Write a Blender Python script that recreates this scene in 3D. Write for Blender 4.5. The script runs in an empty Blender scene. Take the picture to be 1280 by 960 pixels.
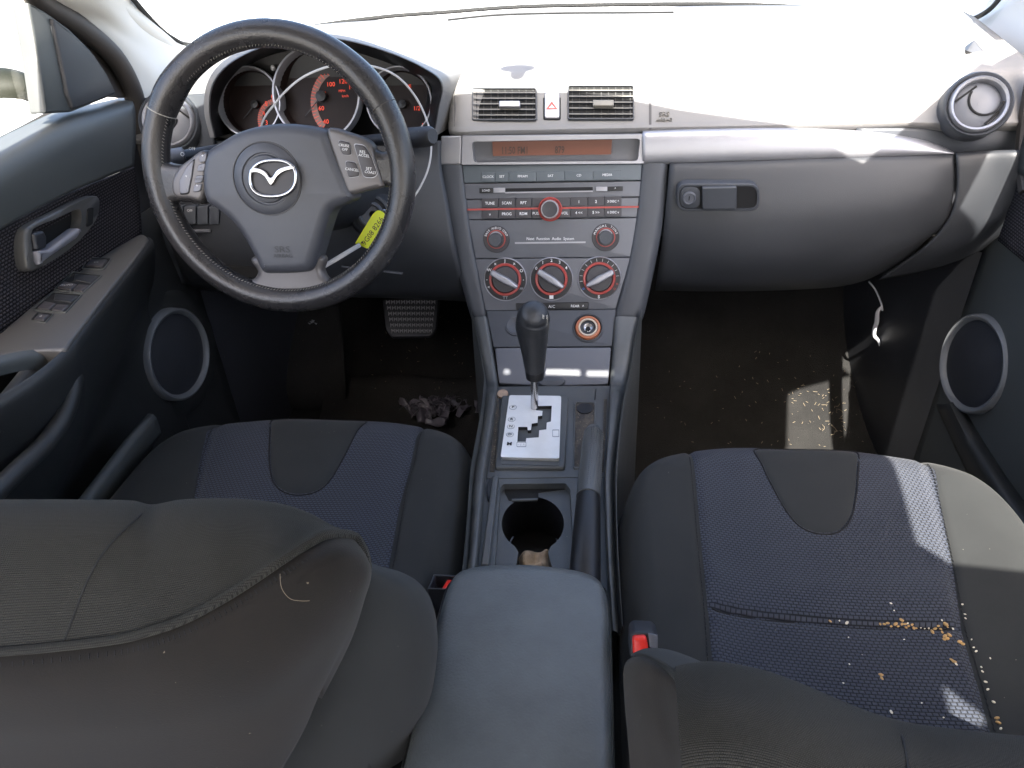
import bpy, math, random
import numpy as np
from mathutils import Vector, Matrix
from mathutils.geometry import tessellate_polygon
random.seed(7)
SC = bpy.context.scene
COL = SC.collection
R = math.radians
# ------------------------------------------------------------------ camera
FPX = 900.0
YAW, PITCH, ROLL = R(7.5), R(33), R(-3)
CO = Vector((.07, 0, 1.15))
_f = Vector((-math.sin(YAW)*math.cos(PITCH), math.cos(YAW)*math.cos(PITCH), -math.sin(PITCH)))
_r = Vector((math.cos(YAW), math.sin(YAW), 0)); _u = _r.cross(_f)
CR = _r*math.cos(ROLL)+_u*math.sin(ROLL); CU = -_r*math.sin(ROLL)+_u*math.cos(ROLL); CF = _f
cd = bpy.data.cameras.new('camera'); cam = bpy.data.objects.new('camera', cd); COL.objects.link(cam)
cd.sensor_width = 36; cd.lens = 36*FPX/1280; cd.clip_start = .01; cd.clip_end = 2000
cam.matrix_world = Matrix(((CR.x, CU.x, -CF.x, CO.x), (CR.y, CU.y, -CF.y, CO.y), (CR.z, CU.z, -CF.z, CO.z), (0, 0, 0, 1)))
SC.camera = cam

def ray(px, py): return CF+CR*((px-640)/FPX)+CU*((480-py)/FPX)
def P(px, py, Y=None, Z=None, X=None):
    """a traced outline point of the photo set at a real distance"""
    d = ray(px, py)
    if Y is not None: return CO+d*((Y-CO.y)/d.y)
    if Z is not None: return CO+d*((Z-CO.z)/d.z)
    return CO+d*((X-CO.x)/d.x)
class Pl:
    def __init__(s, p0, U, V):
        s.p = Vector(p0); s.U = Vector(U).normalized(); s.N = s.U.cross(Vector(V)).normalized(); s.V = s.N.cross(s.U)
    def on(s, px, py, h=0):
        d = ray(px, py); t = (s.p-CO).dot(s.N)/d.dot(s.N)
        return CO+d*t+s.N*h
    def pts(s, pl, h=0): return [s.on(a, b, h) for a, b in pl]
    def up(s, h): return Pl(s.p+s.N*h, s.U, s.V)
def yz(a, b): return Pl((0, a[0], a[1]), (1, 0, 0), (0, b[0]-a[0], b[1]-a[1]))
STK = yz((1.13, .57), (1.21, .80))
TRM = yz((1.21, .80), (1.222, .845))
VNT = yz((1.225, .855), (1.275, .912))
LOW = yz((1.02, .483), (1.13, .57))
CT = yz((.60, .462), (.98, .492))
WH = Pl((-.365, .95, .868), (1, 0, 0), (0, .265, .964))
DL = Pl((-.70, 0, 0), (0, 1, 0), (0, 0, 1))
DR = Pl((.72, 0, 0), (0, -1, 0), (0, 0, 1))
GA = yz((1.205, .80), (1.25, .92))

# ------------------------------------------------------------------ outline helpers
def fil(poly, r, n=5):
    out = []; m = len(poly)
    rs = r if isinstance(r, (list, tuple)) else [r]*m
    for i in range(m):
        p = Vector(poly[i]); a = Vector(poly[i-1]); b = Vector(poly[(i+1) % m])
        ra = min(rs[i], (a-p).length*.49); rb = min(rs[i], (b-p).length*.49)
        A = p+(a-p).normalized()*ra; B = p+(b-p).normalized()*rb
        for k in range(n+1):
            t = k/n; out.append(tuple(A*(1-t)**2+p*2*t*(1-t)+B*t*t))
    return out
def rr(x0, y0, x1, y1, r, n=4): return fil([(x0, y0), (x1, y0), (x1, y1), (x0, y1)], r, n)
def cat(pts, n=6, closed=False):
    pts = [Vector(p) for p in pts]; m = len(pts); out = []
    rng = m if closed else m-1
    for i in range(rng):
        g = (lambda k: pts[k % m]) if closed else (lambda k: pts[min(max(k, 0), m-1)])
        p0, p1, p2, p3 = g(i-1), g(i), g(i+1), g(i+2)
        for k in range(n):
            t = k/n
            out.append(.5*((2*p1)+(p2-p0)*t+(2*p0-5*p1+4*p2-p3)*t*t+(3*p1-p0-3*p2+p3)*t**3))
    if not closed: out.append(pts[-1])
    return out
def cat2(pts, n=6, closed=True): return [(v.x, v.y) for v in cat([(a, b, 0) for a, b in pts], n, closed)]
def crm(k, n, T):
    W = np.zeros((n*(k-1)+1, k))
    for j in range(n*(k-1)+1):
        i = min(j//n, k-2); t = j/n-i
        w = .5*np.array([-t+2*t*t-t**3, 2-5*t*t+3*t**3, t+4*t*t-3*t**3, -t*t+t**3])
        for q in range(4):
            W[j, min(max(i-1+q, 0), k-1)] += w[q]
    return W

# ------------------------------------------------------------------ materials
def mat(name, col, rough=.5, metal=0, bump=None, bs=400, bd=.0003, var=0, vs=8, var_col=None, spec=.5, emit=None, es=0, weave=None, coat=0, spk=None, sheen=0):
    m = bpy.data.materials.new(name); m.use_nodes = True; nt = m.node_tree; N = nt.nodes; L = nt.links
    b = N['Principled BSDF']; col = tuple(col)+(1,) if len(col) == 3 else col
    b.inputs['Base Color'].default_value = col; b.inputs['Roughness'].default_value = rough; b.inputs['Metallic'].default_value = metal
    b.inputs['Specular IOR Level'].default_value = spec; b.inputs['Coat Weight'].default_value = coat
    b.inputs['Sheen Weight'].default_value = sheen
    if emit: b.inputs['Emission Color'].default_value = tuple(emit)+(1,); b.inputs['Emission Strength'].default_value = es
    tc = N.new('ShaderNodeTexCoord'); src = tc.outputs['Object']; cur = None; h = None
    def mix(fac, c1, c2):
        x = N.new('ShaderNodeMix'); x.data_type = 'RGBA'
        L.new(fac, x.inputs[0])
        for k, c in ((6, c1), (7, c2)):
            if isinstance(c, tuple): x.inputs[k].default_value = c
            else: L.new(c, x.inputs[k])
        return x.outputs[2]
    def ramp(f, a, bb):
        r = N.new('ShaderNodeMapRange'); r.inputs[1].default_value = a; r.inputs[2].default_value = bb; L.new(f, r.inputs[0]); return r.outputs[0]
    if weave:
        sx_ = N.new('ShaderNodeSeparateXYZ'); cb = N.new('ShaderNodeCombineXYZ'); L.new(src, sx_.inputs[0])
        for q, ch in enumerate(weave[1]): L.new(sx_.outputs['XYZ'.index(ch)], cb.inputs[q])
        src2 = cb.outputs[0]
        br = N.new('ShaderNodeTexBrick'); L.new(src2, br.inputs[0])
        br.inputs['Scale'].default_value = weave[0]; br.inputs['Mortar Size'].default_value = .10 if len(weave) < 4 else weave[3]
        br.inputs['Mortar Smooth'].default_value = 1; br.inputs['Brick Width'].default_value = .5; br.inputs['Row Height'].default_value = .34
        br.offset = .5
        dk = tuple(c*.16 for c in col[:3])+(1,)
        cur = mix(br.outputs['Fac'], weave[2]+(1,) if weave[2] else col, dk)
        inv = N.new('ShaderNodeMath'); inv.operation = 'SUBTRACT'; inv.inputs[0].default_value = 1; L.new(br.outputs['Fac'], inv.inputs[1]); h = inv.outputs[0]
    if var:
        nz = N.new('ShaderNodeTexNoise'); nz.inputs['Scale'].default_value = vs; nz.inputs['Detail'].default_value = 6; nz.inputs['Roughness'].default_value = .65; L.new(src, nz.inputs[0])
        f = ramp(nz.outputs[0], .38, .68); mu = N.new('ShaderNodeMath'); mu.operation = 'MULTIPLY'; mu.inputs[1].default_value = var; L.new(f, mu.inputs[0])
        vc = tuple(var_col)+(1,) if var_col else tuple(min(1, c*1.8) for c in col[:3])+(1,)
        cur = mix(mu.outputs[0], cur if cur else col, vc)
        rn = N.new('ShaderNodeMapRange'); rn.inputs[3].default_value = max(.05, rough-.08); rn.inputs[4].default_value = min(1, rough+.1); L.new(nz.outputs[0], rn.inputs[0]); L.new(rn.outputs[0], b.inputs['Roughness'])
    if spk:   # fine lint and dust
        vz = N.new('ShaderNodeTexNoise'); vz.inputs['Scale'].default_value = spk[0]; vz.inputs['Detail'].default_value = 2; L.new(src, vz.inputs[0])
        cur = mix(ramp(vz.outputs[0], spk[1], spk[1]+.04), cur if cur else col, tuple(spk[2])+(1,))
    if cur: L.new(cur, b.inputs['Base Color'])
    if bump:
        nb = N.new('ShaderNodeTexNoise'); nb.inputs['Scale'].default_value = bs; nb.inputs['Detail'].default_value = 3; L.new(src, nb.inputs[0])
        hh = nb.outputs[0]
        if h:
            a = N.new('ShaderNodeMath'); a.operation = 'MULTIPLY_ADD'; a.inputs[1].default_value = .3; L.new(hh, a.inputs[0]); L.new(h, a.inputs[2]); hh = a.outputs[0]
        bp = N.new('ShaderNodeBump'); bp.inputs['Strength'].default_value = bump; bp.inputs['Distance'].default_value = bd; L.new(hh, bp.inputs['Height']); L.new(bp.outputs[0], b.inputs['Normal'])
    return m
M = {}
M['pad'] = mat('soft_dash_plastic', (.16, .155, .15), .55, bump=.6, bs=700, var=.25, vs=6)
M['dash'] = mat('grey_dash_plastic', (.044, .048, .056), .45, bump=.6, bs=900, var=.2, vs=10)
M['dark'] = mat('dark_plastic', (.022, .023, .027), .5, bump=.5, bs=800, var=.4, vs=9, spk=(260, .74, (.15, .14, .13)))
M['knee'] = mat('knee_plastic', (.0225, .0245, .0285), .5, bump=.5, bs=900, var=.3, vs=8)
M['black'] = mat('black_plastic', (.008, .008, .009), .45)
M['hole'] = mat('deep_black', (.003, .003, .003), .8)
M['silver'] = mat('silver_trim', (.31, .31, .33), .38, .55, bump=.15, bs=1200, var=.15, vs=14)
M['chrome'] = mat('bright_metal', (.42, .42, .43), .22, 1)
M['radio'] = mat('radio_panel_plastic', (.104, .107, .118), .42, .3, bump=.2, bs=1500, var=.15, vs=20)
M['radtop'] = mat('radio_key_plastic', (.085, .10, .11), .45, bump=.2, bs=1500)
M['btn'] = mat('button_plastic', (.045, .042, .045), .5)
M['white'] = mat('white_print', (.75, .75, .75), .5)
M['red'] = mat('red_ring', (.36, .05, .04), .35)
M['redlit'] = mat('red_digits', (.7, .06, .03), .5, emit=(1, .09, .03), es=.10)
M['lcd'] = mat('amber_display', (.10, .028, .013), .3, emit=(1, .26, .10), es=.006)
M['lcdtxt'] = mat('display_text', (.02, .006, .003), .4)
M['leather'] = mat('worn_leather', (.026, .025, .026), .27, bump=.9, bs=420, bd=.0005, var=.35, vs=16, var_col=(.045, .040, .038))
M['stitch'] = mat('pale_thread', (.36, .34, .30), .8)
M['hub'] = mat('airbag_plastic', (.054, .056, .065), .42, bump=.4, bs=1200, var=.2, vs=12)
M['spoke'] = mat('spoke_satin', (.11, .102, .10), .38, .35, var=.1, vs=20)
M['bkey'] = mat('wheel_key', (.035, .03, .033), .4)
M['pkey'] = mat('wheel_key_pale', (.16, .16, .18), .4)
M['seat'] = mat('charcoal_cloth', (.0225, .0238, .0238), .85, spec=.15, bump=.5, bs=1500, var=.35, vs=5, spk=(300, .77, (.22, .2, .17)), sheen=.06)
M['blue'] = mat('blue_weave_cloth', (.034, .039, .052), .75, spec=.15, bump=.9, bs=900, bd=.0008, weave=(85, 'XYZ', (.045, .052, .070)), var=.2, vs=4, spk=(260, .78, (.3, .28, .24)), sheen=.08)
M['olive'] = mat('olive_grey_cloth', (.028, .027, .0225), .95, spec=.15, bump=.9, bs=1100, bd=.0006, weave=(430, 'XYZ', (.043, .041, .035), .12), var=.25, vs=6, spk=(320, .79, (.3, .28, .22)), sheen=.08)
M['brown'] = mat('dusty_cloth', (.0125, .0112, .0102), .95, spec=.15, bump=.6, bs=900, var=.8, vs=4, var_col=(.022, .017, .013), spk=(260, .77, (.2, .17, .12)), sheen=.08)
M['doorfab'] = mat('door_weave_cloth', (.042, .037, .040), .85, spec=.15, bump=1, bs=900, bd=.001, weave=(75, 'YZX', (.075, .066, .070), .16))
M['door'] = mat('door_plastic', (.060, .064, .062), .48, bump=.5, bs=800, var=.2, vs=5)
M['doord'] = mat('dark_door_plastic', (.0185, .0195, .0195), .48, bump=.5, bs=700, var=.3, vs=6, spk=(240, .76, (.1, .1, .09)))
M['swp'] = mat('switch_panel', (.085, .082, .078), .42, .2)
M['carpet'] = mat('black_carpet', (.015, .0148, .0145), .95, spec=.15, bump=1, bs=500, bd=.003, var=.6, vs=5, var_col=(.034, .033, .031), spk=(220, .75, (.12, .11, .09)))
M['mat'] = mat('floor_mat', (.025, .0245, .024), .9, spec=.15, bump=1, bs=420, bd=.002, var=.6, vs=9, var_col=(.036, .034, .032), spk=(200, .74, (.13, .12, .10)))
M['armrest'] = mat('armrest_vinyl', (.071, .077, .078), .36, bump=1, bs=420, bd=.0006, var=.55, vs=8, var_col=(.125, .138, .142))
M['console'] = mat('console_plastic', (.066, .070, .071), .37, bump=.8, bs=900, var=.35, vs=12, spk=(300, .74, (.2, .18, .14)))
M['gate'] = mat('brushed_gate_plate', (.80, .80, .78), .36, .35, bump=.2, bs=300, var=.4, vs=25, var_col=(.62, .61, .58))
M['dust'] = mat('dusty_rubber', (.03, .028, .027), .9, bump=1, bs=500, bd=.001, var=.7, vs=60, var_col=(.12, .10, .075), spk=(420, .66, (.3, .25, .18)))
M['pillar'] = mat('pillar_trim', (.58, .57, .53), .65, bump=.3, bs=900)
M['rubber'] = mat('rubber_seal', (.035, .03, .027), .6)
M['vent'] = mat('vent_plastic', (.10, .105, .12), .4)
M['slat'] = mat('vent_slat', (.17, .16, .14), .45)
M['orange'] = mat('socket_ring', (.38, .13, .06), .4)
M['cream'] = mat('pale_ring', (.5, .42, .33), .4)
M['yellow'] = mat('yellow_tag', (.72, .80, .02), .5)
M['ink'] = mat('marker_ink', (.02, .02, .02), .6)
M['tie'] = mat('white_nylon', (.52, .52, .54), .35)
M['redbtn'] = mat('red_buckle_button', (.70, .03, .02), .35)
M['coin'] = mat('brass_cap', (.42, .28, .18), .4, .5, var=.6, vs=120, var_col=(.2, .15, .12))
M['tissue'] = mat('brown_paper', (.50, .37, .24), .8, bump=1, bs=90, bd=.003, var=.6, vs=60, var_col=(.14, .09, .06))
M['seed'] = mat('oat_seed', (.48, .31, .12), .55, var=.6, vs=250, var_col=(.3, .15, .05))
M['seedw'] = mat('pale_seed', (.72, .66, .52), .6)
M['knob'] = mat('knob_leather', (.024, .025, .027), .40, bump=.8, bs=400, bd=.0005, var=.3, vs=40)
M['shred'] = mat('shredded_cloth', (.085, .078, .095), .35, bump=1, bs=200, var=.5, vs=60)
M['straw'] = mat('dry_straw', (.26, .21, .14), .8)
M['glyph'] = mat('tone_emboss', (.035, .034, .036), .5)
M['face'] = mat('gauge_face', (.012, .006, .005), .5, spec=.25)
M['band'] = mat('gauge_band', (.20, .13, .11), .5)
M['foil'] = mat('grey_print', (.30, .31, .33), .5)
M['bluep'] = mat('blue_print', (.03, .12, .45), .5)
M['ground'] = mat('pale_concrete', (.55, .53, .50), .9, bump=.5, bs=20, bd=.01, var=.4, vs=3)
M['paint'] = mat('white_car_paint', (.72, .72, .70), .3, coat=.5)
M['mirror'] = mat('mirror_shell', (.012, .013, .008), .6, spec=.2)
M['spkring'] = mat('speaker_ring_plastic', (.12, .125, .13), .45)
M['tread'] = mat('tread_highlight', (.26, .26, .265), .4)  # pale colour paints the highlights on the raised rubber tread
M['beige'] = mat('beige_wall', (.62, .45, .33), .9)
M['headliner'] = mat('headliner_cloth', (.42, .40, .37), .95, bump=.4, bs=600)
def glass():
    m = bpy.data.materials.new('window_glass'); m.use_nodes = True; nt = m.node_tree; N = nt.nodes; L = nt.links; N.clear()
    o = N.new('ShaderNodeOutputMaterial'); mx = N.new('ShaderNodeMixShader'); t = N.new('ShaderNodeBsdfTransparent'); g = N.new('ShaderNodeBsdfGlossy')
    t.inputs[0].default_value = (.93, .96, .95, 1); g.inputs['Roughness'].default_value = .02; mx.inputs[0].default_value = .05
    L.new(t.outputs[0], mx.inputs[1]); L.new(g.outputs[0], mx.inputs[2]); L.new(mx.outputs[0], o.inputs[0]); return m
M['glass'] = glass()

def sev(rows, a, b):
    A = np.array([[tuple(p) for p in r] for r in rows])
    def w(k, t):
        i = min(int(t), k-2); t = t-i; o = np.zeros(k)
        for q, x in enumerate(.5*np.array([-t+2*t*t-t**3, 2-5*t*t+3*t**3, t+4*t*t-3*t**3, -t*t+t**3])): o[min(max(i-1+q, 0), k-1)] += x
        return o
    return Vector(np.einsum('a,ijc,b->c', w(A.shape[0], a), A, w(A.shape[1], b)) if False else np.einsum('i,ijc,j->c', w(A.shape[0], a), A, w(A.shape[1], b)))
# ------------------------------------------------------------------ mesh builder
class MB:
    def __init__(s): s.v = []; s.f = []; s.m = []; s.mats = []
    def mi(s, m):
        if m not in s.mats: s.mats.append(m)
        return s.mats.index(m)
    def add(s, vs, fs, m):
        o = len(s.v); s.v += [Vector(v) for v in vs]; k = s.mi(m)
        for f in fs: s.f.append([o+i for i in f]); s.m.append(k)
        return s
    def prism(s, pts, n, h0, h1, m, bev=0, steps=3):
        n = Vector(n).normalized(); pts = [Vector(p) for p in pts]; k = len(pts)
        area = Vector((0, 0, 0))
        for i in range(k): area += pts[i].cross(pts[(i+1) % k])
        if area.dot(n) < 0: pts = pts[::-1]
        def inset(d):
            out = []
            for i in range(k):
                a = (pts[i]-pts[i-1]); b = (pts[(i+1) % k]-pts[i])
                na = n.cross(a); nb = n.cross(b)
                na = na.normalized() if na.length > 1e-9 else Vector(); nb = nb.normalized() if nb.length > 1e-9 else Vector()
                v = na+nb
                if v.length > 1e-6: v = v.normalized()/max(.5, math.sqrt(max(0, (1+na.dot(nb))/2)))
                out.append(pts[i]+v*d)
            return out
        rings = [[p+n*h0 for p in pts]]
        if bev:
            for j in range(steps+1):
                a = math.pi/2*j/steps
                rings.append([p+n*(h1-bev+bev*math.sin(a)) for p in inset(bev*(1-math.cos(a)))])
        else: rings.append([p+n*h1 for p in pts])
        vs = [p for r in rings for p in r]; fs = []
        for j in range(len(rings)-1):
            for i in range(k):
                i2 = (i+1) % k; fs.append((j*k+i, j*k+i2, (j+1)*k+i2, (j+1)*k+i))
        top = rings[-1]; o = (len(rings)-1)*k
        for t in tessellate_polygon([top]): fs.append((o+t[0], o+t[1], o+t[2]))
        return s.add(vs, fs, m)
    def ring(s, outer, inner, n, h0, h1, m, ih0=None, bev=0):
        n = Vector(n); k = len(outer); ih0 = h0 if ih0 is None else ih0
        o2 = [o+(i-o)*min(.4, bev/max(1e-6, (i-o).length)) for o, i in zip(outer, inner)] if bev else outer
        rings = [[p+n*h0 for p in outer], [p+n*(h1-bev) for p in outer]]+([[p+n*h1 for p in o2]] if bev else [])+[[p+n*h1 for p in inner], [p+n*ih0 for p in inner]]
        vs = [p for r in rings for p in r]; fs = []
        for j in range(len(rings)-1):
            for i in range(k): fs.append((j*k+i, j*k+(i+1) % k, (j+1)*k+(i+1) % k, (j+1)*k+i))
        return s.add(vs, fs, m)
    def lathe(s, c, ax, prof, m, seg=32, U=None, sx=1, sy=1):
        c = Vector(c); ax = Vector(ax).normalized(); U = Vector(U or (1, 0, 0)); U = (U-ax*U.dot(ax)).normalized(); V = ax.cross(U)
        vs = []; fs = []; k = len(prof)
        for i in range(seg):
            a = 2*math.pi*i/seg; d = U*math.cos(a)*sx+V*math.sin(a)*sy
            for r, h in prof: vs.append(c+d*r+ax*h)
        for i in range(seg):
            for j in range(k-1): fs.append((i*k+j, ((i+1) % seg)*k+j, ((i+1) % seg)*k+j+1, i*k+j+1))
        return s.add(vs, fs, m)
    def tube(s, path, r, m, seg=10, closed=False, caps=True, flat=1, up=None):
        path = [Vector(p) for p in path]; k = len(path); rs = r if isinstance(r, (list, tuple)) else [r]*k
        vs = []; fs = []; pn = None
        for i, p in enumerate(path):
            a = path[i-1] if (i or closed) else p; b = path[(i+1) % k] if (i < k-1 or closed) else p
            t = (b-a).normalized()
            if up is not None: nn = Vector(up)-t*t.dot(Vector(up))
            elif pn is None: nn = t.cross(Vector((.3, .2, 1)))
            else: nn = pn-t*pn.dot(t)
            nn.normalize(); pn = nn; bb = t.cross(nn)
            for q in range(seg):
                an = 2*math.pi*q/seg; vs.append(p+(nn*math.cos(an)*flat+bb*math.sin(an))*rs[i])
        for i in range(k if closed else k-1):
            for q in range(seg): fs.append((i*seg+q, i*seg+(q+1) % seg, ((i+1) % k)*seg+(q+1) % seg, ((i+1) % k)*seg+q))
        if caps and not closed: fs.append(tuple(range(seg))[::-1]); fs.append(tuple((k-1)*seg+q for q in range(seg)))
        return s.add(vs, fs, m)
    def surf(s, rows, m, nu=6, nv=6):
        A = np.array([[tuple(p) for p in r] for r in rows]); k, l, _ = A.shape
        W1 = crm(k, nv, 0); W2 = crm(l, nu, 0)
        G = np.einsum('ai,ijc,bj->abc', W1, A, W2); a, b, _ = G.shape
        vs = [Vector(G[i, j]) for i in range(a) for j in range(b)]
        fs = [(i*b+j, i*b+j+1, (i+1)*b+j+1, (i+1)*b+j) for i in range(a-1) for j in range(b-1)]
        return s.add(vs, fs, m)
    def box(s, c, size, m, rot=None, bev=0):
        c = Vector(c); hx, hy, hz = [q/2 for q in size]; rm = rot or Matrix.Identity(3)
        pts = [c+rm@Vector((x*hx, y*hy, 0)) for x, y in ((-1, -1), (1, -1), (1, 1), (-1, 1))]
        n = rm@Vector((0, 0, 1)); s.prism(pts, n, -hz, hz, m, bev)
        o = len(s.v); s.add([p-n*hz for p in pts], [(3, 2, 1, 0)], m); return s
    def ell(s, c, r, m, rot=None, seg=8, rings=5):
        c = Vector(c); rm = rot or Matrix.Identity(3); vs = []; fs = []
        for i in range(rings+1):
            t = math.pi*i/rings
            for j in range(seg):
                a = 2*math.pi*j/seg; vs.append(c+rm@Vector((r[0]*math.sin(t)*math.cos(a), r[1]*math.sin(t)*math.sin(a), r[2]*math.cos(t))))
        for i in range(rings):
            for j in range(seg): fs.append((i*seg+j, i*seg+(j+1) % seg, (i+1)*seg+(j+1) % seg, (i+1)*seg+j))
        return s.add(vs, fs, m)
    def text(s, st, pl, px, py, hpx, m, h=.0006, al='c', ang=0, sx=1, at3=None, bold=0):
        c = bpy.data.curves.new('t', 'FONT'); c.body = st; c.size = 1; c.align_x = {'c': 'CENTER', 'l': 'LEFT', 'r': 'RIGHT'}[al]; c.align_y = 'CENTER'; c.resolution_u = 2; c.offset = bold
        o = bpy.data.objects.new('t', c); COL.objects.link(o); dg = bpy.context.evaluated_depsgraph_get(); me = o.evaluated_get(dg).to_mesh()
        org = at3 if at3 is not None else pl.on(px, py)
        dist = (org-CO).dot(CF); sc = hpx/FPX*dist/.7
        ca, sa = math.cos(ang), math.sin(ang)
        vs = [org+pl.U*((v.co.x*sx*ca-v.co.y*sa)*sc)+pl.V*((v.co.x*sx*sa+v.co.y*ca)*sc)+pl.N*h for v in me.vertices]
        fs = [tuple(p.vertices) for p in me.polygons]; s.add(vs, fs, m)
        bpy.data.objects.remove(o); bpy.data.curves.remove(c); return s
    def build(s, name, parent=None, org=None, smooth=40, bevel=0, sub=0, solid=0, label=None):
        me = bpy.data.meshes.new(name)
        if parent is not None: wl = parent['_w'] if '_w' in parent else (0, 0, 0); wl = Vector(wl)
        else: wl = Vector(org) if org is not None else sum(s.v, Vector())/len(s.v)
        me.from_pydata([tuple(v-wl) for v in s.v], [], s.f)
        for m in s.mats: me.materials.append(M[m])
        for p, k in zip(me.polygons, s.m): p.material_index = k
        me.validate(); me.shade_smooth(); me.set_sharp_from_angle(angle=R(smooth)); me.update()
        o = bpy.data.objects.new(name, me); COL.objects.link(o)
        if parent is not None: o.parent = parent; o['_w'] = tuple(wl)
        else: o.location = wl; o['_w'] = tuple(wl)
        if solid: d = o.modifiers.new('solid', 'SOLIDIFY'); d.thickness = solid; d.offset = 0
        if bevel: d = o.modifiers.new('bevel', 'BEVEL'); d.width = bevel; d.segments = 2; d.limit_method = 'ANGLE'; d.angle_limit = R(40)
        if sub: d = o.modifiers.new('sub', 'SUBSURF'); d.levels = sub; d.render_levels = sub
        if label: o['label'] = label
        return o
def tag(o, label, cat_, group=None, kind=None):
    o['label'] = label; o['category'] = cat_
    if group: o['group'] = group
    if kind: o['kind'] = kind
    return o
def thing(name, label, cat_, loc=(0, 0, 0), group=None):
    o = bpy.data.objects.new(name, None); COL.objects.link(o); o.location = loc; o['_w'] = tuple(loc); o.empty_display_size = .05
    return tag(o, label, cat_, group)
def struct(mb, name, org=(0, 0, 0), **k):
    o = mb.build(name, org=org, **k); o['kind'] = 'structure'; return o
def Rz(a): return Matrix.Rotation(a, 3, 'Z')
def wpx(p, n): return n*(Vector(p)-CO).dot(CF)/FPX      # size in metres of n photo pixels at p

# sun travels this way
SUN = Vector((-.10, .85, -1.0)).normalized()
ROOFZ = 1.27
def back(p, z=ROOFZ):
    t = (z-p.z)/SUN.z; return Vector(p)+SUN*t

exec_parts = []
# ================================================================== SETTING
g = MB(); g.add([(-60, -60, -.35), (60, -60, -.35), (60, 60, -.35), (-60, 60, -.35)], [(0, 1, 2, 3)], 'ground'); struct(g, 'ground')
g = MB()   # cabin floor rising to the toe board
rows = []
for y, z in ((-1.8, .02), (-.5, 0.02), (.3, .02), (.9, .03), (1.25, .05), (1.45, .12), (1.62, .30), (1.70, .55), (1.72, .8)):
    rows.append([Vector((x, y, z+zz)) for x, zz in ((-.74, .0), (-.6, 0), (-.3, 0), (-.14, .0), (-.08, .05), (.08, .05), (.14, 0), (.3, 0), (.6, 0), (.74, 0))])
g.surf(rows, 'carpet', 4, 5); struct(g, 'cabin_floor', solid=.01)

# ================================================================== DASHBOARD
D = thing('dashboard', 'grey sunlit dashboard across the whole cabin with orange display and glove box', 'dashboard', (0, 1.3, .6))
# upper pad
xs = [-.735, -.66, -.60, -.50, -.38, -.26, -.19, -.168, -.10, 0, .10, .16, .22, .35, .48, .56, .62, .68, .735]
def pad_row(kind):
    out = []
    for x in xs:
        ax = abs(x)
        if kind == 0: y, z = 1.80-.42*ax**2.2, .968
        elif kind == 1: y, z = 1.62-.20*ax**2, .962
        elif kind == 2: y, z = 1.42, .948
        elif kind == 3: y, z = 1.315, .930
        elif kind == 4: y, z = 1.285, .920
        elif kind == 5: y, z = 1.272, .909
        elif kind == 6: y, z = 1.25, .883
        elif kind == 7: y, z = 1.229, .859
        elif kind == 8: y, z = 1.222, .850
        else: y, z = 1.24, .835
        if -.60 < x < -.17 and kind >= 3: y += .06
        if ax > .56 and kind >= 4:
            y -= .012; 
        out.append(Vector((x, y, z)))
    return out
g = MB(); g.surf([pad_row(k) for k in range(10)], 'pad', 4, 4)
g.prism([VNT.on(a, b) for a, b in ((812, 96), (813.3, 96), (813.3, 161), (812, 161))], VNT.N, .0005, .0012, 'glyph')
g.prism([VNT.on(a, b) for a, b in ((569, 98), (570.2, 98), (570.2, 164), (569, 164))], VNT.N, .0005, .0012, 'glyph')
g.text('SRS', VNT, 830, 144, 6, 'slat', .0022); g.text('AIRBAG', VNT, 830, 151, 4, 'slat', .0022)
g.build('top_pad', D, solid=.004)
g = MB(); g.tube(cat([P(a, b, Y=y)+Vector((0, 0, .003)) for a, b, y in ((560, 27, 1.6), (620, 21, 1.62), (700, 18.5, 1.63), (780, 18, 1.63), (842, 17.5, 1.62))], 6), [.002]*25, 'hole', 6)
g.build('defroster_slot', D)
g = MB()   # body behind the panels
g.box((0, 1.47, .74), (1.40, .36, .20), 'dark'); g.box((0, 1.34, .70), (.24, .20, .30), 'dark')
g.build('inner_body', D)

# --- air vents on the centre face
def vent(x0, y0, x1, y1, tabx, taby, tabm):
    n = VNT.N; o = VNT.pts(rr(x0-1.5, y0-1.5, x1+1.5, y1+1.5, 3)); i = VNT.pts(rr(x0, y0, x1, y1, 2))
    v = MB(); v.ring(o, i, n, -.001, .0065, 'dash', bev=.001); v.add([p+n*.0032 for p in VNT.pts([(x0, y0), (x1, y0), (x1, y1), (x0, y1)])], [(0, 1, 2, 3)], 'hole')
    h = v.build('air_vent', D)
    for k in range(5):
        yy = y0+2+(y1-y0-4)*(k+.35)/4.9
        a, b = VNT.on(x0+.5, yy), VNT.on(x1-.5, yy)
        s = MB(); q = Vector((0, -.0035, -.001))
        s.add([a+n*.0062, b+n*.0062, b+n*.0062+q+VNT.V*.0008, a+n*.0062+q+VNT.V*.0008, a+n*.0062-VNT.V*.0007, b+n*.0062-VNT.V*.0007, b+n*.0062+q, a+n*.0062+q], [(0, 1, 2, 3), (4, 7, 6, 5), (3, 2, 6, 7), (0, 4, 5, 1), (0, 3, 7, 4), (1, 5, 6, 2)], 'slat'); s.build('slat', h)
    s = MB()
    for k in range(9):
        xx = x0+4+(x1-x0-8)*k/8
        p = [VNT.on(xx, y0+1), VNT.on(xx+1, y0+1), VNT.on(xx+1+random.uniform(-1, 1), y1-1), VNT.on(xx, y1-1)]
        s.prism(p, n, .0033, .0044, 'black')
    s.build('fin', h)
    s = MB(); s.prism(VNT.pts(rr(tabx-13, taby-3.5, tabx+13, taby+4, 1.5)), n, .006, .015, tabm, .0015); s.build('slider_tab', h)
vent(592, 113, 670, 151, 638, 135, 'silver'); vent(711, 110, 791, 150, 754, 134, 'slat')
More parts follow.
